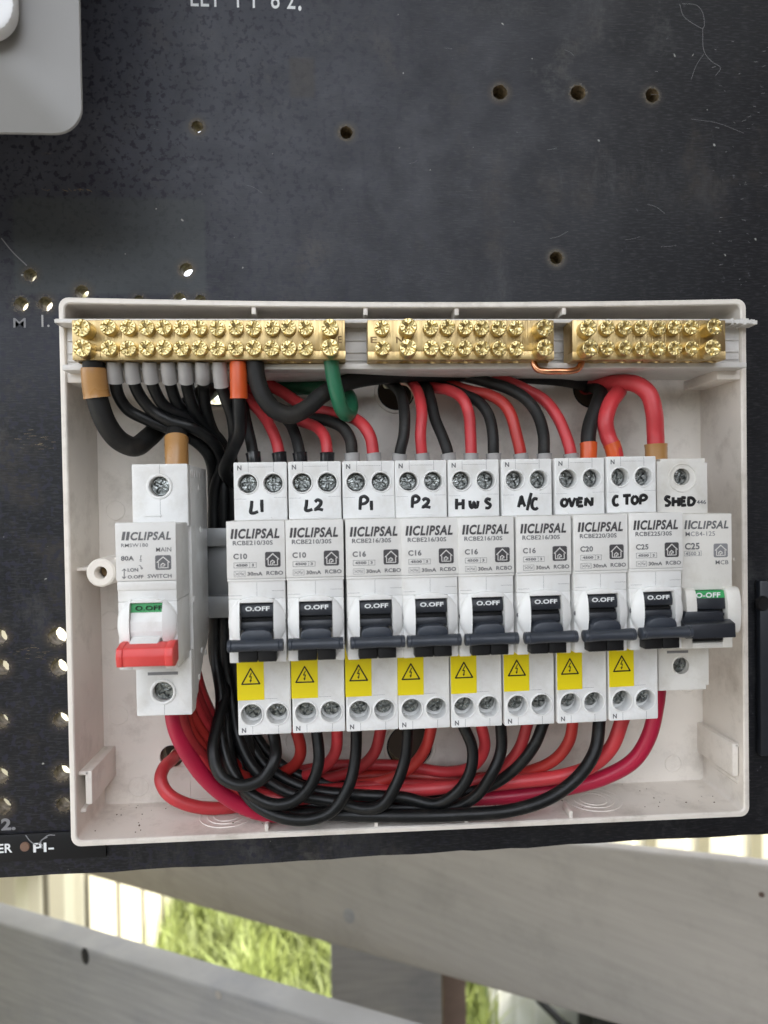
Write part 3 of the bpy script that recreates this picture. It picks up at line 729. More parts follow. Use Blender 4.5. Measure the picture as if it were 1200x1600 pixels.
BM_ = [screw_mesh(2.95, 5.2, 10 + s, M['brass2']) for s in range(3)]
YF = -43.0
def bus(px0, px1, cols, label, tall=()):
    yf = YF
    a = P(px0, 500, yf); c = P(px1, 562, yf)
    zt_, zb_ = P((px0 + px1) / 2, 500, yf).z, P((px0 + px1) / 2, 562, yf).z
    root = empty('brass_terminal_bar', ((a.x + c.x) / 2, YB, zb_)); tag(root, label, 'terminal bar', 'brass terminal bars along the top of the box')
    L0 = root.location.copy()
    mb = MB()
    # body with bores open to the underside
    hs_ = []
    for px in cols:
        x = P(px, 528, yf).x + 0; rr_ = 2.9 if px in tall else 2.15
        hs_.append((x, rr_))
    outer = [(a.x, -YF - 0), (c.x, -YF)]
    # side walls as prism, bottom as holed slab
    mb.box(a.x, c.x, yf, YB, zb_ + 3.0, zt_, M['brass'], .22)
    mb2 = MB(); holed(mb2, [(a.x, -YF), (c.x, -YF), (c.x, -YB), (a.x, -YB)], [circ(x, 38.2, r_, 24) for x, r_ in hs_], 0, 3.0, M['brass'], .18)
    for v in mb2.bm.verts: v.co = Vector((v.co.x, -v.co.z, zb_ + v.co.y))
    bmesh.ops.recalc_face_normals(mb2.bm, faces=mb2.bm.faces[:]); mb.merge(mb2.bm, M['brass'])
    o = mb.build('bar_body', root, ang=30); o.location = -L0
    k = 0
    for px in cols:
        for py in (511.5, 543.5):
            big = px in tall; me = random.choice(BM_ if big else SM)
            s = bpy.data.objects.new('clamp_screw', me); COL.objects.link(s); s.parent = root
            p = P(px + random.uniform(-.7, .7), py + random.uniform(-.7, .7), yf - (5.0 if big else 2.8))
            s.location = Vector((p.x, yf + (random.uniform(-.1, .2)), p.z)) * MM - L0
            s.rotation_euler = (random.uniform(-.05, .05), random.uniform(0, 6.28), random.uniform(-.05, .05))
    return root
bus1 = bus(112, 540, (128, 169, 199, 229, 256, 283, 311, 340, 368, 396, 425, 451, 478, 517), 'longest brass terminal bar, at the left, with black wires in grey ferrules below', (128, 517))
bus2 = bus(574, 866, (598, 638, 674, 700, 727, 753, 780, 808, 850), 'middle brass terminal bar with empty bores, between the two others', (850, 638))
bus3 = bus(894, 1134, (921, 950, 977, 1004, 1031, 1056, 1081, 1116), 'shortest brass terminal bar, at the right end of the box', (921, 1116))
mb = MB()
for root, txt, q in ((bus1, 'E', (528, 525, 534, 536)), (bus2, 'E', (579, 526, 589, 536)), (bus2, 'N', (619, 526, 630, 536))):
    mb = MB(); a = P(q[0], q[3], YF - .04); c = P(q[2], q[1], YF - .04); text(mb, txt, a.x, c.x, a.z, c.z, YF - .04, M['brassd']); o = mb.build('stamped_letter', root); o.location = -root.location
# copper link
mb = MB(); pts = [P(834, 560, -38.5), P(834, 568, -38.5), P(840, 577, -39), P(852, 580, -39.5), P(870, 580, -39.5), P(890, 580, -39.5), P(902, 577, -39), P(908, 569, -38.5), P(909, 560, -38.5)]
mb.tube(spline(pts, 6), 1.15, M['copper']); tag(mb.build('copper_link'), 'bent bare copper wire joining the middle and shortest brass bars', 'copper wire')

# ------------------------------------------------------------------ breakers
YT, YN = -52.0, -68.0
ZT, ZBm, ZN, ZNb = 37.74, -52.99, 18.73, -25.18
def za(z, y):  # appearance height measured at the nose plane -> real height at depth y
    return CAMP.z + (z - CAMP.z) * (y - CAMP.y) / (YN - CAMP.y)
_cache = {}
def cached(key, name, fn, parent, ang=35):
    if key not in _cache:
        mb = MB(); fn(mb); o = mb.build(name, parent, ang); _cache[key] = o.data
    else:
        o = bpy.data.objects.new(name, _cache[key]); COL.objects.link(o); o.parent = parent
    return o
def steel_screw(key, parent, x, y, z, R=2.75):
    def fn(mb):
        rn = random.Random(hash(key) % 100); n = 40; vr = []; b = bmesh.new(); rot = rn.uniform(0, 1.5)
        for fr_ in (0, .15, .3, .42, .54, .66, .8, .9, 1.0):
            if fr_ == 0: vr.append([b.verts.new((0, .75, 0))]); continue
            ring_ = []
            for k in range(n):
                a = 2 * math.pi * k / n; X, Z = R * fr_ * math.cos(a), R * fr_ * math.sin(a)
                xr, zr = X * math.cos(rot) - Z * math.sin(rot), X * math.sin(rot) + Z * math.cos(rot)
                d = .8 if (min(abs(xr), abs(zr)) < R * .17 and fr_ < .68) or fr_ < .17 else 0
                if min(abs(xr), abs(zr)) < R * .06 and fr_ < .95: d = max(d, .35)
                d += .35 if fr_ == 1 else 0
                ring_.append(b.verts.new((X, d + .06 * rn.random(), Z)))
            vr.append(ring_)
        vr.append([b.verts.new((R * math.cos(2 * math.pi * k / n), 1.8, R * math.sin(2 * math.pi * k / n))) for k in range(n)])
        for A, B in zip(vr, vr[1:]):
            for k in range(n):
                q = (k + 1) % n
                b.faces.new([A[0], B[q], B[k]] if len(A) == 1 else [A[k], A[q], B[q], B[k]])
        bmesh.ops.recalc_face_normals(b, faces=b.faces[:]); mb.merge(b, M['steel'])
    o = cached('scr' + str(key) + str(R), 'terminal_screw', fn, parent)
    o.location = Vector((x, y, z)) * MM; o.rotation_euler = (0, random.uniform(0, 6.28), 0); return o

def house_icon(mb, x0, x1, z0, z1, y, ink, pale):
    mb.prism(rrect(x0, x1, z0, z1, .55, 3), 'y', y - .02, y + .02, ink)
    w_, h_ = x1 - x0, z1 - z0
    f = lambda u, v: Vector((x0 + u * w_, y - .05, z0 + v * h_))
    for pl in ([(.12, .52), (.5, .88), (.88, .52)], [(.2, .5), (.2, .14), (.8, .14), (.8, .5)], [(.36, .14), (.36, .36), (.48, .45), (.6, .36), (.6, .28), (.48, .28), (.48, .2)]):
        for p_, q_ in zip(pl, pl[1:]):
            A, B = f(*p_), f(*q_); d = (B - A).normalized() * .12; mb.tube([A - d, B + d], .17, pale, n=4, flat=.2)

def rcbo_body(mb):
    hw = 8.72
    # terminal faces with bores
    holed(mb, rrect(-hw, hw, ZN - 1.5, ZT, .4, 2), [circ(-4.2, 30.7, 3.15, 32), circ(4.2, 30.7, 3.15, 32)], YT, YT + 5, M['white'], .2)
    holed(mb, rrect(-hw, hw, ZBm, ZNb + 1.5, .4, 2), [circ(-4.2, -46.2, 3.5, 32), circ(4.2, -46.2, 3.5, 32)], YT, YT + 5, M['white'], .2)
    for cx, cz, r in ((-4.2, 30.7, 3.15), (4.2, 30.7, 3.15), (-4.2, -46.2, 3.5), (4.2, -46.2, 3.5)):
        mb.lathe([(r, YT + 1), (r, YT - .25), (r + .22, YT - .38), (r + .45, YT - .25), (r + .55, YT + .1)], cx, cz, M['white'], 36)
    mb.box(-hw, hw, YT + 5.02, -20, ZBm + .3, ZT - .3, M['white'], .3)
    # nose, lower section (window left open)
    for x0, x1, z0, z1 in ((-hw, hw, -5.4, ZN - .5), (-hw, -5.1, ZNb, -5.41), (5.1, hw, ZNb, -5.41)):
        mb.box(x0, x1, YN, YT + 3, z0, z1, M['white'], .25)
    mb.box(-5.2, 5.2, YN + 9, YT + 3, ZNb + .4, -5.3, M['white'])
    # cheeks: shallow dome cut by the window
    zc, R = -12.6, 8.9
    for s in (-1, 1):
        b = bmesh.new(); nx, nz = 8, 24; G = []
        for i in range(nx + 1):
            x = 5.15 + (8.7 - 5.15) * i / nx; hz = math.sqrt(max(0, R * R - x * x)); row = []
            for j in range(nz + 1):
                z = -hz + 2 * hz * j / nz; q = max(0, 1 - (x * x + z * z) / (R * R))
                row.append(b.verts.new((s * x, YN - .02 - 3.4 * q ** .45, zc + z)))
            G.append(row)
        for i in range(nx):
            for j in range(nz): b.faces.new([G[i][j], G[i + 1][j], G[i + 1][j + 1], G[i][j + 1]])
        back = [b.verts.new((v.co.x, YN + .3, v.co.z)) for v in G[0]]
        for j in range(nz): b.faces.new([G[0][j], G[0][j + 1], back[j + 1], back[j]])
        bmesh.ops.recalc_face_normals(b, faces=b.faces[:])
        if b.faces[0].normal.y > 0: bmesh.ops.reverse_faces(b, faces=b.faces[:])
        mb.merge(b, M['white'])
    # arch over the window
    pr = [(-5.1 + 10.2 * k / 10, -4.6 - .9 * (abs(k - 5) / 5) ** 2) for k in range(11)]
    mb.prism(pr + [(5.1, -6.4), (-5.1, -6.4)], 'y', YN - 1.9, YN + 1, M['white'], .2)
    # seam lines (fine grooves shown as dark gaps)
    for u in (-3.9, 4.4): mb.box(u - .05, u + .05, YT - .03, YT + .1, 34.4, ZT - .1, M['inkg'])
    mb.box(-.04, .04, YN - .03, YN + .1, -4.5, -.3, M['inkg']); mb.box(4.7, 8.4, YN - .03, YN + .1, -3.05, -2.97, M['inkg']); mb.box(-8.4, -4.7, YN - .03, YN + .1, -4.35, -4.27, M['inkg'])
    mb.box(-8.5, -4.6, YT - .03, YT + .1, 25.55, 25.62, M['inkg']); mb.box(4.4, 8.5, YT - .03, YT + .1, 25.95, 26.02, M['inkg']); mb.box(-3.6, 4.1, YT - .03, YT + .1, 36.1, 36.17, M['inkg'])
    mb.box(0.1, 4.3, YT - .03, YT + .1, -41.1, -41.02, M['inkg'])
    for u in (-4.0, 4.5): mb.box(u - .05, u + .05, YT - .03, YT + .1, ZBm + .1, -49.7, M['inkg'])
    mb.box(-4.3, 3.6, YT - .6, YT + .4, 18.6, 19.5, M['white'], .15)
    for s in (-1, 1): mb.lathe([(0, YN - .12), (.8, YN - .14), (.95, YN + .1)], s * 8.0, -12.5, M['inkg'], 14)
def plate_mesh(mb):
    mb.box(-8.95, 8.95, YN - .7, YN + .2, .9, ZN, M['plate'], .28); mb.box(-8.95, 8.95, YN - .45, YN + .2, .05, .78, M['plate'], .15)
    mb.box(-8.9, 8.9, YN + .1, YT, ZN - 1.6, ZN - .1, M['plate'], .2)
def rcbo_print(kind, model):
    def fn(mb):
        y = YN - .76; ink = M['inkd']; ik = M['ink']
        for x in (-7.7, -6.55):
            mb.prism([(x, 13.3), (x + .75, 13.3), (x + 1.15, 16.35), (x + .4, 16.35)], 'y', y, y + .03, ink)
        text(mb, 'CLIPSAL', -5.35, 7.3, 13.25, 16.4, y, ink, .22, .02)
        text(mb, model, -7.0, 5.2, 11.3, 12.7, y, ik, 0, .0)
        text(mb, kind, -6.9, -2.7, 7.0, 8.75, y, ik, 0, .008)
        frame(mb, -6.8, .1, 4.3, 5.95, y, .1, ik); mb.box(-2.0, -1.9, y, y + .03, 4.4, 5.85, ik)
        text(mb, '4500', -6.2, -2.6, 4.72, 5.55, y, ik, 0, .02); text(mb, '3', -1.35, -.65, 4.72, 5.55, y, ik, 0, .02)
        frame(mb, -6.8, -3.3, 1.6, 3.35, y, .08, ik)
        for (a, b_, c, d) in ((-6.4, 2.9, -5.3, 2.05), (-5.3, 2.05, -4.6, 2.9), (-4.6, 2.9, -3.7, 2.0), (-6.4, 2.05, -5.2, 2.9), (-5.2, 2.9, -4.3, 2.05), (-4.3, 2.05, -3.6, 2.9)):
            mb.tube([(a, y, b_), (c, y, d)], .07, ik, n=4, flat=.2)
        text(mb, '30mA', -2.7, 1.9, 1.85, 3.05, y, ik, 0, .01); text(mb, 'RCBO', 3.1, 8.2, 1.95, 3.2, y, ik, 0, .005)
        house_icon(mb, 2.75, 7.5, 4.4, 9.1, y, ink, M['plate'])
    return fn
def term_marks(mb):
    text(mb, 'N', -7.5, -6.1, 35.1, 36.7, YT - .06, M['ink'], 0, .01); text(mb, 'N', -7.6, -6.2, -52.2, -50.6, YT - .06, M['ink'], 0, .01)
def toggle_mesh(mb):
    # curved rocker face made of two slabs with a slot, neck and cross bar
    def arc(z0, z1, y0, y1, m, hw=4.95, n=8, bulge=.5):
        pts = [(y0 + (y1 - y0) * k / n - bulge * math.sin(math.pi * k / n), z0 + (z1 - z0) * k / n) for k in range(n + 1)]
        mb.prism(pts + [(YN + 8, z1), (YN + 8, z0)], 'x', -hw, hw, m, .12)
    arc(-6.5, -10.9, YN - .2, YN - 1.1, M['dark'])
    arc(-11.5, -12.3, YN - .2, YN - .3, M['blackp'], bulge=0); mb.box(-4.95, 4.95, YN + .6, YN + 7, -12.6, -10.8, M['blackp'])
    arc(-12.4, -14.9, YN - .6, YN - .8, M['dark'], bulge=.2)
    # neck widening to the bar
    b = bmesh.new()
    top = [(-3.4, YN - 1.2, -14.2), (3.4, YN - 1.2, -14.2), (5.0, YN - .4, -15.2), (-5.0, YN - .4, -15.2)]
    mb.prism([(-4.9, -18.6), (4.9, -18.6), (4.7, -16.0), (4.0, -14.9), (2.2, -14.3), (-2.2, -14.3), (-4.0, -14.9), (-4.7, -16.0)], 'y', YN - 4.6, YN + 3, M['bar'], .5)
    # cross bar: waisted roller with end flanges
    yb = YN - 6.0; zc = -18.7
    b = bmesh.new(); n = 20; prof = [(-8.35, .001), (-8.35, 1.5), (-8.2, 1.85), (-7.3, 1.9), (-7.1, 1.72), (-6.9, 1.9), (-4, 1.72), (0, 1.66), (4, 1.72), (6.9, 1.9), (7.1, 1.72), (7.3, 1.9), (8.2, 1.85), (8.35, 1.5), (8.35, .001)]
    rings = []
    for x, r in prof:
        rings.append([b.verts.new((x, yb + r * 1.15 * math.cos(2 * math.pi * k / n), zc + r * math.sin(2 * math.pi * k / n))) for k in range(n)])
    for A, B in zip(rings, rings[1:]):
        for k in range(n): q = (k + 1) % n; b.faces.new([A[k], A[q], B[q], B[k]])
    bmesh.ops.remove_doubles(b, verts=b.verts[:], dist=1e-3); bmesh.ops.recalc_face_normals(b, faces=b.faces[:]); mb.merge(b, M['bar'])
    mb.box(-5.6, 0.2, YN - 3.6, YN + 2, -24.3, -20.2, M['blackp'], .3); mb.box(.35, 6.0, YN - 3.6, YN + 2, -24.3, -20.2, M['blackp'], .3)
def toggle_text(mb): text(mb, 'O.OFF', -3.5, 3.9, -9.0, -7.6, YN - 1.35, M['white_ink'], 0, .012)
def sticker(mb): mb.box(-8.95, -.1, YT - .1, YT + .05, -41.4, ZNb + 1, M['yellow'])
def sticker_sym(mb):
    y = YT - .14; A, B, C_ = Vector((-7.4, y, -36.0)), Vector((-1.5, y, -36.0)), Vector((-4.45, y, -30.8))
    for p, q in ((A, B), (B, C_), (C_, A)): mb.tube([p, q], .24, M['marker'], n=6, flat=.2)
    for p in (A, B, C_): mb.lathe([(0, y - .05), (.22, y - .03), (.24, y)], p.x, p.z, M['marker'], 10)
    pts = [(-4.15, -32.2), (-4.9, -33.7), (-4.2, -33.5), (-4.6, -35.2)]
    for p, q in zip(pts, pts[1:]): mb.tube([(p[0], y, p[1]), (q[0], y, q[1])], .16, M['marker'], n=6, flat=.25)
    mb.prism([(-4.95, -34.7), (-4.1, -34.7), (-4.55, -35.5)], 'y', y - .02, y + .02, M['marker'])

HAND = {
 'L1': [('L', -3.6, -.8, 20.9, 25.0), ('1', -.2, .9, 21.2, 25.3)],
 'L2': [('L', -3.4, -.8, 21.4, 25.0), ('2', -.2, 2.6, 21.5, 24.9)],
 'P1': [('P', -3.4, -.2, 21.4, 25.9), ('1', .3, 1.3, 21.2, 24.4)],
 'P2': [('P', -3.4, -.6, 21.8, 25.8), ('2', .3, 3.1, 21.8, 24.8)],
 'HWS': [('H', -6.4, -3.4, 21.0, 24.6), ('W', -1.6, 1.6, 21.4, 24.2), ('S', 3.6, 6.0, 21.2, 24.4)],
 'A/C': [('A', -3.2, -.6, 21.4, 25.0), ('/', -.2, 1.6, 20.3, 26.2), ('C', 1.3, 3.8, 20.6, 24.4)],
 'OVEN': [('O', -6.8, -4.4, 21.3, 24.0), ('V', -4.1, -1.6, 21.3, 24.3), ('E', -1.2, 1.2, 21.2, 24.2), ('N', 1.6, 4.6, 21.3, 24.2)],
 'C TOP': [('C', -7.0, -4.8, 21.0, 24.3), ('T', -3.2, -.4, 21.2, 24.6), ('O', -.2, 2.2, 21.4, 24.3), ('P', 2.6, 5.4, 21.2, 24.4)],
 'SHED': [('S', -6.7, -4.4, 21.0, 24.2), ('H', -3.9, -1.3, 20.8, 24.0), ('E', -.9, 1.2, 21.0, 24.0), ('D', 1.5, 4.2, 21.0, 23.9)],
}
SPEC = [('L1', 'C10', 'RCBE210/30S'), ('L2', 'C10', 'RCBE210/30S'), ('P1', 'C16', 'RCBE216/30S'), ('P2', 'C16', 'RCBE216/30S'), ('HWS', 'C16', 'RCBE216/30S'), ('A/C', 'C16', 'RCBE216/30S'), ('OVEN', 'C20', 'RCBE220/30S'), ('C TOP', 'C25', 'RCBE225/30S')]
DX = [.05, .05, 0.05, -.3, -.35, -.1, .3, .5]; YAW = [.008, .014, .05, .035, .03, .045, .05, .045]
DZ = [0, .05, 0, 0, 0, 0, .15, .45]
X0, PITCH = -63.0, 17.961
for k, (nm, amp, model) in enumerate(SPEC):
    cx = X0 + PITCH * (k + .5) + DX[k]
    root = empty('circuit_breaker', (cx, 0, 0)); L0 = root.location.copy()
    root.location = Vector((cx, YT, DZ[k])) * MM
    tag(root, f'white breaker marked {nm} in black marker, with grey toggle and yellow warning sticker', 'circuit breaker', 'row of white breakers with grey toggles')
    root.rotation_euler = (0, 0, YAW[k])
    off = Vector((0, -YT, 0)) * MM
    parts = [cached('rb', 'housing', rcbo_body, root, 28)]
    pl_ = cached('rp', 'front_plate', plate_mesh, root); parts.append(pl_)
    cached('pr' + model, 'printed_lettering', rcbo_print(amp, model), pl_)
    parts.append(cached('tm', 'terminal_lettering', term_marks, root))
    tg = cached('tg', 'toggle', toggle_mesh, root, 40); parts.append(tg); cached('tt', 'toggle_lettering', toggle_text, tg)
    st = cached('st', 'warning_sticker', sticker, root); parts.append(st); st.rotation_euler = (0, random.uniform(-.006, .006), 0); st.location = Vector((random.uniform(-.1, .2), 0, random.uniform(-.2, .2))) * MM; cached('ss', 'warning_symbol', sticker_sym, st)
    mb = MB(); handwriting(mb, HAND[nm], YT - .05); parts.append(mb.build('handwriting', root))
    for i, (x, z, dy) in enumerate(((-4.2, 30.7, 3.0), (4.2, 30.7, 3.0), (-4.2, -45.6, 3.4), (4.2, -45.6, 3.4))):
        parts.append(steel_screw((i + k) % 4, root, x, YT + dy, z))
    for o in parts: o.location = Vector(o.location) + off

# --- single pole breaker at the right (SHED)
YT8, YN8 = -50.0, -64.5
pa = P(1026, 717, YT8); pb = P(1108, 1077, YT8); n0 = P(1143.5, 802, YN8); n1 = P(1140, 1012, YN8)
c8 = (pa.x + pb.x) / 2; root = empty('circuit_breaker', (c8, YT8, 0)); L0 = root.location.copy()
tag(root, 'cream breaker marked SHED at the right end of the row, with green and grey toggle', 'circuit breaker', 'row of white breakers with grey toggles')
zt8, zb8, zn8, znb8 = pa.z, pb.z, n0.z, n1.z; xn1 = n0.x - c8 + .0; xn0 = xn1 - 17.2; hw = (pb.x - pa.x) / 2
def loc8(o): o.location = o.location - L0 + Vector((c8, 0, 0)) * MM; return o
q = P(1065, 745, YT8); sx, sz = q.x - c8, q.z; q2 = P(1064, 1040, YT8); sx2, sz2 = q2.x - c8, q2.z
mb = MB(); mw = M['mcbw']
holed(mb, [(-hw, zn8 - 2), (hw, zn8 - 2), (hw, zt8 - 1.5), (hw - .8, zt8 - 1.5), (hw - .8, zt8), (-hw + 1.3, zt8), (-hw + 1.3, zt8 - .8), (-hw, zt8 - .8)], [circ(sx, sz, 2.9, 30)], YT8, YT8 + 4, mw, .2)
holed(mb, [(-hw, zb8), (hw - 1, zb8), (hw - 1, zb8 + 1.5), (hw, zb8 + 1.5), (hw, znb8 + 2), (-hw, znb8 + 2)], [circ(sx2, sz2, 2.9, 30)], YT8, YT8 + 4, mw, .2)
for cx_, cz_ in ((sx, sz), (sx2, sz2)): mb.lathe([(2.9, YT8 + 1), (2.9, YT8 - .25), (3.2, YT8 - .3), (3.35, YT8 + .1)], cx_, cz_, mw, 30)
mb.lathe([(4.6, YT8 + .1), (4.7, YT8 - .3), (5.0, YT8 - .3), (5.1, YT8 + .1)], sx + .3, sz - .3, mw, 34)
mb.box(-hw, hw, YT8 + 4.02, -20, zb8 + .2, zt8 - 1, mw, .3)
wz0 = P(1100, 922, YN8).z; wz1 = P(1100, 985, YN8).z; wx0 = P(1082, 940, YN8).x - c8; wx1 = P(1129, 940, YN8).x - c8
for a in ((xn0, xn1, wz0, zn8), (xn0, wx0, znb8, wz0 - .01), (wx1, xn1, znb8, wz0 - .01), (wx0 - .1, wx1 + .1, znb8, wz1 - 4)):
    mb.box(a[0], a[1], YN8, YT8 + 2, a[2], a[3], mw, .3)
for s, xa_, xb_ in ((-1, xn0 + .2, wx0), (1, wx1, xn1 + 1.2)):
    # rounded cheeks
    pts = []
    zc = (wz0 + wz1) / 2; hh = (wz0 - wz1) / 2 + 1
    for kk in range(13):
        t = math.pi * kk / 12; pts.append((YN8 - 3.2 * math.sin(t) ** .6, zc + hh * math.cos(t)))
    mb.prism(pts + [(YN8 + 1, zc - hh), (YN8 + 1, zc + hh)], 'x', xa_, xb_, mw, .2)
mb.box(sx2 - 5.0, sx2 + 2.6, YT8 - .05, YT8 + .2, sz2 + 4.4, sz2 + 5.3, M['inkg']); loc8(mb.build('housing', root, 30))
mb = MB(); y = YN8 - .04
def pr8(s, x0, x1, y0, y1, ink, shear=0, bold=0, p=(YN8)):
    a = P(x0, y1, p); c = P(x1, y0, p); text(mb, s, a.x - c8, c.x - c8, a.z, c.z, p - .05, ink, shear, bold)
pr8('CLIPSAL', 1079, 1138, 813, 827, M['ink'], .22, .018)
for xx in (1069, 1074.5):
    a = P(xx, 827, YN8); c = P(xx, 813, YN8); mb.prism([(a.x - c8, a.z), (a.x - c8 + .7, a.z), (c.x - c8 + 1.1, c.z), (c.x - c8 + .4, c.z)], 'y', y, y + .03, M['ink'])
pr8('MCB4-125', 1071, 1117, 830, 838, M['inkg']); pr8('C25', 1070, 1093, 848, 859, M['ink'], 0, .01); pr8('4500 3', 1071, 1094, 862, 868, M['inkg']); pr8('MCB', 1118, 1138, 875, 882, M['ink'])
a = P(1069, 869, YN8); c = P(1096, 860.5, YN8); frame(mb, a.x - c8, c.x - c8, a.z, c.z, y, .1, M['inkg'])
a = P(1115, 871, YN8); c = P(1137, 849, YN8); house_icon(mb, a.x - c8, c.x - c8, a.z, c.z, y, M['inkg'], mw)
pr8('7446', 1084, 1103, 781, 788, M['ink'], p=YT8); loc8(mb.build('printed_lettering', root))
mb = MB(); xm = (wx0 + wx1) / 2
mb.prism([(YN8 - .8, wz0 - .1), (YN8 - 1.6, wz0 - 2.4), (YN8 + 4, wz0 - 2.4), (YN8 + 4, wz0 - .1)], 'x', wx0 + .1, wx1 - .1, M['greenp'])
mb.prism([(YN8 - 1.62, wz0 - 2.45), (YN8 - 1.9, wz0 - 6), (YN8 + 4, wz0 - 6), (YN8 + 4, wz0 - 2.45)], 'x', wx0 + .1, wx1 - .1, M['dark'], .15)
mb.box(wx0 + .1, wx1 - .1, YN8 - .2, YN8 + 4, wz1 - 3.5, wz0 - 6.1, M['blackp']); mb.box(wx0 + .1, wx1 - .1, YN8 - 1.3, YN8 + 4, wz0 - 8.4, wz0 - 7.4, M['dark'], .2)
h0 = P(1070, 973, YN8 - 6); h1 = P(1149, 997, YN8 - 6)
mb.prism([(h0.x - c8 + 1.4, h0.z + 3), (h1.x - c8 - 3.2, h0.z + 3), (h1.x - c8 - 2.2, h0.z), (h0.x - c8 + .5, h0.z)], 'y', YN8 - 4, YN8 + 2, M['dark'], .3)
mb.prism([(YN8 - 3, h0.z + .4), (YN8 - 6.2, h0.z - .6), (YN8 - 6.6, h1.z + .3), (YN8 - 3.4, h1.z + .4)], 'x', h0.x - c8, h1.x - c8, M['dark'], .3)
tg = loc8(mb.build('toggle', root)); mb = MB()
a = P(1086, 934, YN8 - 1.2); c = P(1124, 925, YN8 - 1.2); text(mb, 'O-OFF', a.x - c8, c.x - c8, a.z, c.z, YN8 - 1.75, M['white_ink'], 0, .01); mb.build('toggle_lettering', tg)
mb = MB(); handwriting(mb, [(g_, a + .2, b_ + .2, c_ + .0, d + .0) for g_, a, b_, c_, d in HAND['SHED']], YT8 - .05); loc8(mb.build('handwriting', root))
for (xx, zz) in ((sx, sz), (sx2, sz2)):
    o = steel_screw(2, root, xx, YT8 + 1.6, zz, 2.65); loc8(o)

# --- main switch (left, red handle)
pa = P(205.5, 725, YT); pb = P(291, 1118, YT); cm = (P(205.5, 725, YT).x + P(291, 725, YT).x) / 2 + .15
root = empty('main_switch', (cm, YT, 0)); L0 = root.location.copy()
tag(root, 'white main switch with red handle, standing alone left of the breakers', 'main switch')
def locm(o): o.location = o.location - L0 + Vector((cm, 0, 0)) * MM; return o
ztm = P(250, 725, YT).z; zbm_ = P(255, 1118, YT).z; hw = 9.0
znm = P(225, 816, YN).z; znl = P(230, 908, YN).z; znb_ = P(230, 1046, YN).z
sA = P(249, 760, YT); sB = P(255, 1081, YT)
mb = MB(); mw = M['white']; nx = (P(182.4, 850, YN).x + P(274.6, 850, YN).x) / 2 - cm
rag = [(hw, zbm_), (-hw, zbm_)]
holed(mb, rrect(-hw, hw, znm - 2, ztm, .4, 2), [circ(sA.x - cm, sA.z, 3.35, 34)], YT, YT + 4, mw, .2)
holed(mb, rrect(-hw, hw, zbm_, znb_ + 2, .4, 2), [circ(sB.x - cm, sB.z, 3.35, 34)], YT, YT + 4, mw, .2)
for q in (sA, sB): mb.lathe([(3.35, YT + 1), (3.35, YT - .3), (3.7, YT - .45), (4.1, YT - .35), (4.3, YT + .1)], q.x - cm, q.z, mw, 36)
# body with broken lower back corner
prf = [(YT + 4.02, ztm - .2), (YT + 4.02, zbm_ + .2)]
yy = YT + 6; zz = zbm_ + .4
for k in range(12):
    prf.append((yy, zz)); yy += random.uniform(.5, 2.0); zz += random.uniform(.7, 2.2)
prf += [(-24, zz + 2), (-20, zz + 5), (-20, ztm - .5)]
mb.prism(prf, 'x', -hw, hw, mw, .12)
w0 = P(205, 938, YN).x - cm; w1 = P(256, 938, YN).x - cm; wt = P(230, 940, YN).z; wb = P(230, 1010, YN).z
for a in ((nx - 8.9, nx + 8.9, wt, znm - .5), (nx - 8.9, w0, znb_, wt - .01), (w1, nx + 8.9, znb_, wt - .01), (w0 - .1, w1 + .1, znb_, wb - 3)): mb.box(a[0], a[1], YN, YT + 2, a[2], a[3], mw, .3)
wc = (w0 + w1) / 2; zc = (wt + wb) / 2; R = 9.2
for s in (-1, 1):
    b = bmesh.new(); n1_, n2_ = 8, 24; G = []; hwid = (w1 - w0) / 2
    for i in range(n1_ + 1):
        x = hwid + (8.8 - hwid) * i / n1_; hz = math.sqrt(max(0, R * R - x * x)); row = []
        for j in range(n2_ + 1):
            z = -hz + 2 * hz * j / n2_; q = max(0, 1 - (x * x + z * z) / (R * R)); row.append(b.verts.new((wc + s * x, YN - .02 - 3.4 * q ** .45, zc + z)))
        G.append(row)
    for i in range(n1_):
        for j in range(n2_): b.faces.new([G[i][j], G[i + 1][j], G[i + 1][j + 1], G[i][j + 1]])
    back = [b.verts.new((v.co.x, YN + .3, v.co.z)) for v in G[0]]
    for j in range(n2_): b.faces.new([G[0][j], G[0][j + 1], back[j + 1], back[j]])
    bmesh.ops.recalc_face_normals(b, faces=b.faces[:])
    if b.faces[0].normal.y > 0: bmesh.ops.reverse_faces(b, faces=b.faces[:])
    mb.merge(b, mw)
pr = [(w0 + (w1 - w0) * k / 10, wt + 1.3 - 1.0 * (abs(k - 5) / 5) ** 2) for k in range(11)]
mb.prism(pr + [(w1, wt - .2), (w0, wt - .2)], 'y', YN - 1.6, YN + 1, mw, .2)
mb.box(-.05, .05, YT - .03, YT + .1, sA.z + 3.6, ztm - .1, M['inkg']); mb.box(-.05, .05, YT - .03, YT + .1, zbm_ + .1, sB.z - 3.6, M['inkg']); mb.box(-5.2, 4.6, YT - .04, YT + .1, sB.z + 5.6, sB.z + 6.6, M['inkg'])
mb.box(-.05, .05, YT - .03, YT + .1, znm + 1, sA.z - 3.7, M['inkg']); mb.box(-5, .4, YT - .4, YT + .1, znm + 1.4, znm + 2.0, mw, .1)
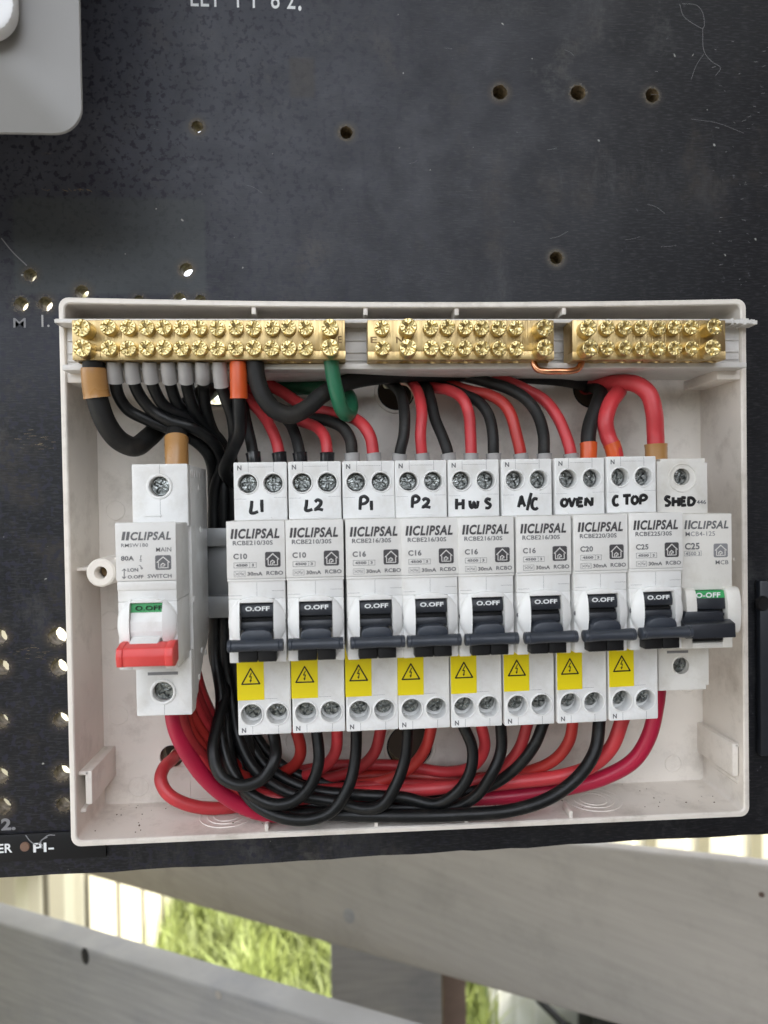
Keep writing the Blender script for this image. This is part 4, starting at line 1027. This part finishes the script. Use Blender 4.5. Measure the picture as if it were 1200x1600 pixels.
# moulded details on the visible right side
for k, (ya, za_) in enumerate(((-48, 33), (-45, 33.4), (-41, 33.2), (-37, 33.6), (-33, 33))): mb.box(hw - .1, hw + .12, ya, ya + 1.6, za_, za_ + 2.6, mw, .1)
for (ya, za_) in ((-34, 30), (-33, 15), (-46, -8), (-40, -36), (-28, -30), (-34, -28)):
    b = bmesh.new(); bmesh.ops.create_cone(b, segments=16, radius1=1.2, radius2=1.0, depth=.4, cap_ends=True); mb.merge(b, mw, Matrix.Translation((hw + .1, ya, za_)) @ Matrix.Rotation(math.pi / 2, 4, 'Y'))
locm(mb.build('housing', root, 30))
mb = MB(); mb.box(nx - 9.1, nx + 9.1, YN - .7, YN + .2, znl + .2, znm, M['plate'], .28); mb.box(nx - 8.95, nx + 8.95, YN - .4, YN + .2, P(230, 922, YN).z, znl, M['plate'], .2); fp = locm(mb.build('front_plate', root))
mb = MB(); YP = YN - .7
def prm(s, x0, x1, y0, y1, ink=None, shear=0, bold=0):
    a = P(x0, y1, YP); c = P(x1, y0, YP); text(mb, s, a.x - cm, c.x - cm, a.z, c.z, YP - .06, ink or M['ink'], shear, bold)
def zx(x): return 120 + x / 3.72
def zy(y): return 700 + y / 3.72
prm('CLIPSAL', zx(312), zx(547), zy(484), zy(538), M['ink'], .22, .018)
for xx in (259, 284):
    a = P(zx(xx), zy(537), YP); c = P(zx(xx), zy(487), YP); mb.prism([(a.x - cm, a.z), (a.x - cm + .9, a.z), (c.x - cm + 1.3, c.z), (c.x - cm + .4, c.z)], 'y', YP - .06, YP - .03, M['ink'])
prm('RMSW180', zx(258), zx(414), zy(553), zy(577)); prm('MAIN', zx(461), zx(549), zy(576), zy(603)); prm('80A', zx(257), zx(332), zy(627), zy(656), None, 0, .012)
prm('I.ON', zx(296), zx(357), zy(697), zy(720), None, 0, .012); prm('O.OFF', zx(296), zx(388), zy(738), zy(760), None, 0, .012); prm('SWITCH', zx(412), zx(551), zy(731), zy(757))
a = P(zx(457), zy(709), YP); c = P(zx(548), zy(622), YP); house_icon(mb, a.x - cm, c.x - cm, a.z, c.z, YP - .04, M['ink'], M['plate'])
def line(p, q, r=.1):
    a = P(zx(p[0]), zy(p[1]), YP - .05); c = P(zx(q[0]), zy(q[1]), YP - .05); mb.tube([a - Vector((cm, 0, 0)), c - Vector((cm, 0, 0))], r, M['ink'], n=5, flat=.3)
line((275, 704), (275, 756), .12)
for s in ((263, 714, 275, 703), (287, 714, 275, 703), (263, 748, 275, 759), (287, 748, 275, 759)): line(s[:2], s[2:], .12)
line((371, 625), (371, 648)); line((365, 650), (378, 650)); line((371, 627), (378, 627)); line((366, 658), (376, 658)); line((362, 682), (372, 686)); line((372, 686), (374, 704)); line((374, 704), (384, 700)); line((376, 694), (384, 698))
locm(mb.build('printed_lettering', fp)); bpy.context.view_layer.update()
_l = fp.children[0]; _l.location = (0, 0, 0)
mb = MB()
gz = P(230, 943, YN).z; gz2 = P(230, 956, YN).z
mb.prism([(YN - .4, gz + .4), (YN - 1.0, gz2), (YN + 5, gz2), (YN + 5, gz + .4)], 'x', w0 + .1, w1 - .1, M['greenp'])
def zz_(py): return P(230, py, YN).z
mb.prism([(YN - 1.0, gz2 - .02), (YN - 2.0, zz_(970)), (YN - 2.2, zz_(985)), (YN - 1.2, zz_(997)), (YN + 4, zz_(997)), (YN + 4, gz2 - .02)], 'x', w0 + .1, w1 - .1, mw, .15)
mb.prism([(YN - 1.0, zz_(992)), (YN - 6, zz_(1004)), (YN - 7, zz_(1012)), (YN, zz_(1012))], 'x', w0 + .4, w1 - .9, mw, .25)
tg = locm(mb.build('toggle', root)); mb = MB()
a = P(212, 954, YN - .7); c = P(254, 945.5, YN - .7); text(mb, 'O.OFF', a.x - cm, c.x - cm, a.z, c.z, YN - 1.1, M['blackp'], 0, 0); mb.build('toggle_lettering', tg)
h0 = P(181, 1009, YN - 8); h1 = P(271, 1043, YN - 8); mb = MB()
xa_, xb_ = h0.x - cm, h1.x - cm; zt_, zb_ = h0.z, h1.z
def rh(x0, x1, e, m=M['redp']): mb.prism([(YN - 1, zt_ - .2 + e), (YN - 4, zt_ + e), (YN - 8.0 - e, zt_ - 1.0), (YN - 8.6 - e, (zt_ + zb_) / 2), (YN - 8.0 - e, zb_ + .5), (YN - 5, zb_ - e), (YN - 1, zb_ + .8)], 'x', x0, x1, m, .35)
rh(xa_, xa_ + 1.9, .25); rh(xa_ + 1.7, xb_ - 2.2, -.1); rh(xb_ - 2.4, xb_, .25)
locm(mb.build('handle', root))
steel = [(sA.x - cm, sA.z), (sB.x - cm, sB.z)]
for i, (xx, zz) in enumerate(steel): loc = locm(steel_screw(i, root, xx, YT + 2.2, zz, 3.2))

# ------------------------------------------------------------------ wires
def wire(name, label, cat, pts, r, m, group=None, ferr=()):
    P3 = [P(*p) for p in pts]; sp = spline(P3, 10); mb = MB(); mb.tube(sp, r, m, n=18)
    o = mb.build(name); tag(o, label, cat, group)
    for f in ferr:
        # (start index from which end, length mm, radius, material, name)
        end, L, rf, fm = f[:4]; seq = sp if end == 0 else sp[::-1]; acc = 0; q = [seq[0]]; off = f[4] if len(f) > 4 else 0
        i = 0
        for A, B in zip(seq, seq[1:]):
            acc += (B - A).length
            if acc < off: q = [B]; continue
            q.append(B)
            if acc > off + L: break
        # resample the stretch of wire the ferrule covers
        tot = sum((B - A).length for A, B in zip(q, q[1:])); tgt = min(L, tot); N = 10; ptsf = []
        for t in range(N + 1):
            want = tgt * t / N; acc2 = 0
            for A, B in zip(q, q[1:]):
                ln = (B - A).length
                if acc2 + ln >= want - 1e-6: ptsf.append(A + (B - A) * ((want - acc2) / max(ln, 1e-6))); break
                acc2 += ln
        d0 = (ptsf[-1] - ptsf[0]).normalized()
        ptsf = [ptsf[0] + d0 * (p_ - ptsf[0]).dot(d0) * 1.0 + ((p_ - ptsf[0]) - d0 * (p_ - ptsf[0]).dot(d0)) * .7 for p_ in ptsf]
        fb = MB(); fb.tube(ptsf, rf, fm, n=24, rfun=lambda t: .95 if t < .05 else (.98 + .03 * t + (.04 if t > .95 else 0)))
        fb.build('ferrule', o)
    return o
G1 = 'black neutral wires from the long brass bar'
cols_ = [(333, -4.8), (335, -11), (349, -4.8), (350, -11), (364, -5), (365, -11), (378, -5), (379, -11)]
tops = [
 [(178, 566, -38), (180, 588, -37), (184, 615, -34), (200, 640, -31), (230, 656, -29), (265, 670, -27), (300, 686, -24), (326, 712, -19)],
 [(206, 566, -38), (207, 586, -37), (215, 612, -34), (236, 640, -31), (265, 657, -30), (300, 668, -29), (332, 690, -24), (346, 720, -17)],
 [(234, 566, -38), (235, 586, -37), (241, 608, -34), (257, 634, -30), (290, 652, -26), (325, 670, -21), (350, 700, -14)],
 [(262, 566, -38), (264, 586, -37), (268, 606, -33), (278, 632, -28), (300, 655, -22), (330, 682, -17), (354, 712, -12)],
 [(289, 566, -38), (290, 586, -37), (294, 612, -32), (304, 642, -27), (322, 668, -22), (345, 700, -16)],
 [(316, 566, -38), (317, 586, -37), (318, 606, -31), (322, 640, -25), (332, 672, -20), (352, 706, -14)],
 [(343, 566, -38), (344, 590, -37), (350, 616, -34), (362, 650, -31), (366, 682, -28), (362, 715, -20)],
 [(372, 566, -39), (373, 605, -39), (374, 640, -38), (374, 676, -36), (362, 706, -30), (352, 740, -20)]]
bots = [
 [(352, 1080, -16), (340, 1130, -26), (333, 1175, -33), (345, 1212, -36), (378, 1227, -38), (412, 1215, -39), (430, 1185, -38), (430, 1160, -34), (424, 1135, -31)],
 [(345, 1085, -18), (346, 1150, -25), (362, 1205, -30), (395, 1243, -33), (430, 1257, -34), (460, 1251, -34), (485, 1228, -34), (498, 1190, -33), (494, 1135, -30)],
 [(352, 1085, -13), (356, 1150, -20), (366, 1205, -26), (396, 1254, -31), (440, 1277, -34), (485, 1280, -35), (520, 1266, -35), (545, 1228, -34), (555, 1185, -32), (557, 1130, -30)],
 [(362, 1090, -14), (372, 1150, -20), (400, 1205, -24), (450, 1238, -26), (520, 1252, -28), (570, 1264, -31), (597, 1258, -33), (618, 1228, -33), (633, 1185, -32), (638, 1130, -30)],
 [(362, 1095, -9), (385, 1150, -14), (420, 1200, -19), (480, 1232, -22), (560, 1242, -24), (630, 1246, -26), (680, 1256, -29), (712, 1240, -32), (734, 1208, -33), (738, 1170, -32), (721, 1128, -30)],
 [(374, 1090, -14), (384, 1150, -17), (410, 1215, -18), (470, 1252, -20), (560, 1262, -22), (640, 1262, -24), (705, 1262, -27), (742, 1245, -30), (768, 1210, -32), (783, 1172, -31), (782, 1128, -30)],
 [(380, 1095, -9), (400, 1150, -10), (440, 1196, -12), (500, 1222, -14), (600, 1232, -17), (690, 1238, -20), (755, 1232, -24), (800, 1205, -28), (834, 1166, -31), (851, 1125, -30)],
 [(366, 1090, -9), (372, 1160, -13), (390, 1230, -17), (440, 1266, -24), (520, 1272, -28), (620, 1275, -31), (720, 1273, -33), (800, 1266, -34), (860, 1246, -34), (905, 1212, -34), (930, 1172, -33), (937, 1122, -30)]]
names = [s[0] for s in SPEC]; ordn = ['first', 'second', 'third', 'fourth', 'fifth', 'sixth', 'seventh']
for i in range(8):
    cx_, cy_ = cols_[i]
    mid = [(cx_, 770, cy_ - 1), (cx_, 840, cy_), (cx_ + 1, 900, cy_), (cx_ + 1, 970, cy_), (cx_ + 2, 1030, cy_ - 1)]
    fm = (0, 7.0 if i != 6 else 8.5, 2.6, M['fgrey'], 0)
    if i == 7: fm = (0, 12.6, 3.0, M['forange'], 0)
    lab = f'black wire from the {ordn[i]} grey ferrule of the longest bar to breaker {names[i]}' if i < 7 else 'thicker black wire in an orange ferrule from long brass bar to breaker C TOP'
    wire('insulated_wire', lab, 'wire', tops[i] + mid + bots[i], 2.12 if i < 7 else 2.35, M['wblack'], G1, [fm])
# supply wires over the breakers, black and red
G2 = 'black and red wires entering the breakers from above'
def topw(mk, colr, pts, r=2.15, fer=None, m=None):
    mm_ = m or (M['wblackm'] if colr == 'black' else M['wred'])
    fcol = {'g': ('grey', M['fgrey'], 2.75, 3.2), 'b': ('black', M['fblack'], 2.6, 3.4), 'o': ('orange', M['forange'], 3.1, 7.2), 't': ('tan', M['fbrown'], 4.0, 9.2)}[fer]
    wire('insulated_wire', f'{colr} wire in a {fcol[0]} ferrule entering the top of breaker {mk}', 'wire', pts, r, mm_, G2, [(0, fcol[3] + 3, fcol[2], fcol[1], 0)])
yE = -30
topw('L1', 'black', [(399, 735, yE), (396, 712, yE), (392, 690, -28), (384, 655, -24), (378, 628, -18), (365, 610, -8), (352, 604, 4)], 2.0, 'b')
topw('L1', 'red', [(439, 735, yE), (436, 708, yE), (430, 684, -28), (416, 656, -24), (398, 634, -20), (378, 618, -13), (355, 606, -4), (345, 600, 8)], 2.1, 'b')
topw('L2', 'black', [(471, 735, yE), (468, 706, yE), (462, 682, -27), (452, 660, -23), (436, 648, -19), (412, 642, -15), (388, 628, -10), (360, 606, 2)], 2.1, 'b')
topw('L2', 'red', [(511, 735, yE), (511, 704, yE), (507, 682, -28), (495, 668, -25), (478, 661, -22), (452, 652, -18), (415, 628, -14), (380, 606, -8), (350, 598, 6)], 2.1, 'b')
topw('P1', 'black', [(551, 735, yE), (550, 708, yE), (547, 686, -29), (535, 668, -27), (514, 658, -24), (484, 653, -20), (440, 640, -15), (395, 612, -9), (352, 594, 4)], 2.2, 'g')
topw('P1', 'red', [(586, 735, yE), (583, 708, yE), (579, 684, -29), (567, 664, -27), (548, 652, -24), (515, 645, -21), (478, 636, -17), (440, 612, -12), (400, 592, -8), (360, 590, 2)], 2.25, 'g')
topw('P2', 'black', [(623, 735, yE), (625, 708, -31), (631, 680, -31), (632, 645, -28), (626, 615, -20), (612, 600, -8), (606, 600, 8)], 2.1, 'g')
topw('P2', 'red', [(662, 735, yE), (659, 708, yE), (657, 680, -30), (659, 645, -28), (654, 616, -22), (642, 598, -12), (628, 594, 4)], 2.1, 'g')
topw('HWS', 'black', [(703, 735, yE), (700, 708, yE), (692, 684, -29), (680, 655, -26), (673, 625, -22), (664, 602, -14), (640, 590, -4), (626, 596, 8)], 2.1, 'g')
topw('HWS', 'red', [(736, 735, yE), (736, 704, yE), (735, 676, -29), (732, 645, -27), (722, 622, -25), (702, 610, -21), (680, 606, -15), (650, 596, -6), (630, 592, 6)], 2.15, 'g', M['wred'])
topw('A/C', 'black', [(772, 735, yE), (771, 706, yE), (770, 678, -29), (763, 648, -26), (748, 628, -23), (728, 618, -20), (700, 606, -15), (660, 592, -8), (630, 588, 4)], 2.1, 'g')
topw('A/C', 'red', [(816, 735, yE), (813, 706, yE), (807, 680, -29), (798, 648, -27), (786, 630, -25), (764, 617, -22), (738, 612, -19), (704, 602, -14), (665, 592, -8), (632, 590, 4)], 2.2, 'g', M['wred2'])
topw('OVEN', 'black', [(851, 735, yE), (850, 706, yE), (849, 678, -29), (840, 648, -27), (822, 624, -25), (796, 608, -22), (765, 598, -19), (725, 588, -14), (680, 584, -9), (635, 588, 4)], 2.2, 'g')
topw('OVEN', 'red', [(894, 735, yE), (891, 704, yE), (883, 678, -28), (869, 648, -25), (850, 625, -22), (820, 608, -20), (792, 596, -18), (765, 588, -16), (730, 588, -12), (680, 590, -8), (640, 592, 4)], 2.2, 'g')
topw('C TOP', 'black', [(918, 735, yE), (920, 702, yE), (919, 684, -29), (923, 660, -27), (934, 630, -23), (938, 612, -16), (928, 604, -4), (915, 606, 8)], 2.75, 'o')
topw('C TOP', 'red', [(964, 735, yE), (959, 702, yE), (950, 682, -29), (946, 658, -29), (954, 630, -27), (968, 608, -22), (960, 598, -15), (935, 602, -5), (915, 606, 8)], 3.0, 'o')
topw('SHED', 'red', [(1026, 745, -31), (1025, 700, -31), (1024, 676, -31), (1022, 645, -32), (1013, 615, -31), (993, 600, -28), (965, 598, -22), (938, 602, -10), (918, 604, 8)], 3.15, 't')
# tails and earth
wire('supply_cable', 'thick dusty black cable looping from a tan ferrule at the left end of the bar', 'cable', [(146, 564, -39), (148, 600, -38), (154, 630, -37), (166, 662, -35), (186, 688, -31), (210, 698, -27), (232, 684, -21), (262, 655, -14), (300, 630, -9), (335, 604, 4)], 3.65, M['wblackm'], None, [(0, 10.2, 4.35, M['fbrown'], 2.6)])
wire('supply_cable', 'black cable in a tan ferrule entering the top of the main switch', 'cable', [(277, 745, -34), (276, 712, -33), (276, 684, -30), (282, 655, -22), (300, 630, -12), (325, 610, -2), (340, 600, 8)], 3.6, M['wblackm'], None, [(0, 14.5, 4.1, M['fbrown'], 0)])
wire('neutral_cable', 'thick black cable hanging in a U from the long bar beside the orange ferrule', 'cable', [(398, 562, -38.5), (401, 590, -39), (412, 620, -39), (430, 641, -38), (452, 649, -37), (476, 640, -35), (502, 618, -32), (530, 602, -27), (566, 592, -22), (620, 586, -18), (700, 584, -15), (800, 586, -12), (880, 592, -8), (922, 602, 6)], 3.1, M['wblackm'])
wire('earth_wire', 'green earth wire hooking down from the right end of the long brass bar', 'wire', [(517, 562, -38.5), (521, 590, -38), (527, 618, -37), (534, 640, -34), (543, 648, -29), (549, 636, -23), (543, 616, -17), (520, 607, -12), (480, 607, -8), (440, 606, -6), (380, 600, -4), (345, 598, 8)], 2.65, M['wgreen'])
mb = MB()
for k in range(4): mb.tube(spline([P(390 + k * 1.5, 560, -40), P(391 + k * 1.4, 569, -41), P(392 + k * .9, 575, -40.5)], 4), .28, M['copper'], n=6)
tag(mb.build('copper_strand'), 'stray bare copper strands at the top of the U shaped black cable', 'copper strands')
# reds below
G3 = 'red wires feeding the breakers from below'
rb = [
 [(284, 1040, -34), (292, 1095, -31), (312, 1140, -26), (350, 1180, -20), (400, 1212, -12), (440, 1207, -14), (463, 1192, -20), (470, 1170, -26), (460, 1132, -30)],
 [(290, 1050, -31), (303, 1100, -27), (326, 1142, -21), (362, 1190, -15), (410, 1222, -8), (460, 1216, -11), (500, 1202, -18), (524, 1175, -26), (527, 1132, -30)],
 [(296, 1050, -28), (312, 1098, -23), (336, 1146, -17), (370, 1195, -11), (430, 1228, -7), (500, 1218, -12), (555, 1203, -19), (585, 1176, -26), (597, 1130, -30)],
 [(278, 1060, -37), (288, 1112, -34), (304, 1152, -30), (350, 1195, -22), (420, 1228, -16), (500, 1228, -14), (590, 1222, -17), (640, 1200, -22), (665, 1168, -27), (676, 1128, -30)],
 [(300, 1040, -26), (316, 1090, -19), (342, 1138, -13), (380, 1185, -6), (450, 1205, -4.5), (520, 1196, -5), (620, 1196, -8), (700, 1206, -14), (740, 1196, -22), (757, 1168, -27), (751, 1128, -30)],
 [(275, 1070, -40), (284, 1120, -38), (299, 1160, -34), (345, 1205, -25), (410, 1238, -20), (500, 1234, -18), (620, 1226, -18), (720, 1226, -20), (775, 1208, -24), (810, 1172, -28), (826, 1125, -30)],
 [(303, 1040, -22), (318, 1090, -14), (345, 1140, -8), (400, 1200, -6), (500, 1212, -5), (620, 1212, -9), (740, 1216, -13), (815, 1208, -18), (865, 1188, -24), (889, 1158, -28), (896, 1122, -30)],
 [(272, 1075, -36), (284, 1128, -34), (294, 1160, -33), (340, 1215, -28), (420, 1246, -24), (540, 1240, -21), (680, 1232, -20), (800, 1222, -22), (880, 1212, -25), (925, 1196, -28), (955, 1168, -30), (974, 1120, -31)]]
for i, pts in enumerate(rb):
    wire('insulated_wire', f'red wire rising into the underside of breaker {names[i]}', 'wire', pts, 2.15 if i < 7 else 2.6, (M['wred2'], M['wred'], M['wred3'])[i % 3], G3)
wire('insulated_wire', 'thick crimson wire sweeping under the whole bundle up to breaker SHED', 'wire', [(268, 1095, -40), (274, 1135, -38), (292, 1175, -35), (325, 1220, -31), (370, 1255, -28), (420, 1272, -25), (500, 1268, -18), (600, 1256, -14), (700, 1250, -14), (800, 1244, -16), (880, 1232, -20), (945, 1214, -24), (990, 1188, -27), (1014, 1150, -29), (1026, 1100, -30), (1030, 1060, -30)], 2.85, M['wcrim'], G3)
wire('insulated_wire', 'red wire looping out of the small hole in the lower left of the box floor', 'wire', [(276, 1178, 6), (270, 1186, -4), (256, 1200, -12), (251, 1218, -16), (262, 1240, -18), (290, 1256, -18), (330, 1263, -16), (380, 1258, -13), (440, 1244, -9), (520, 1236, -7), (600, 1232, -6)], 2.4, M['wred'])
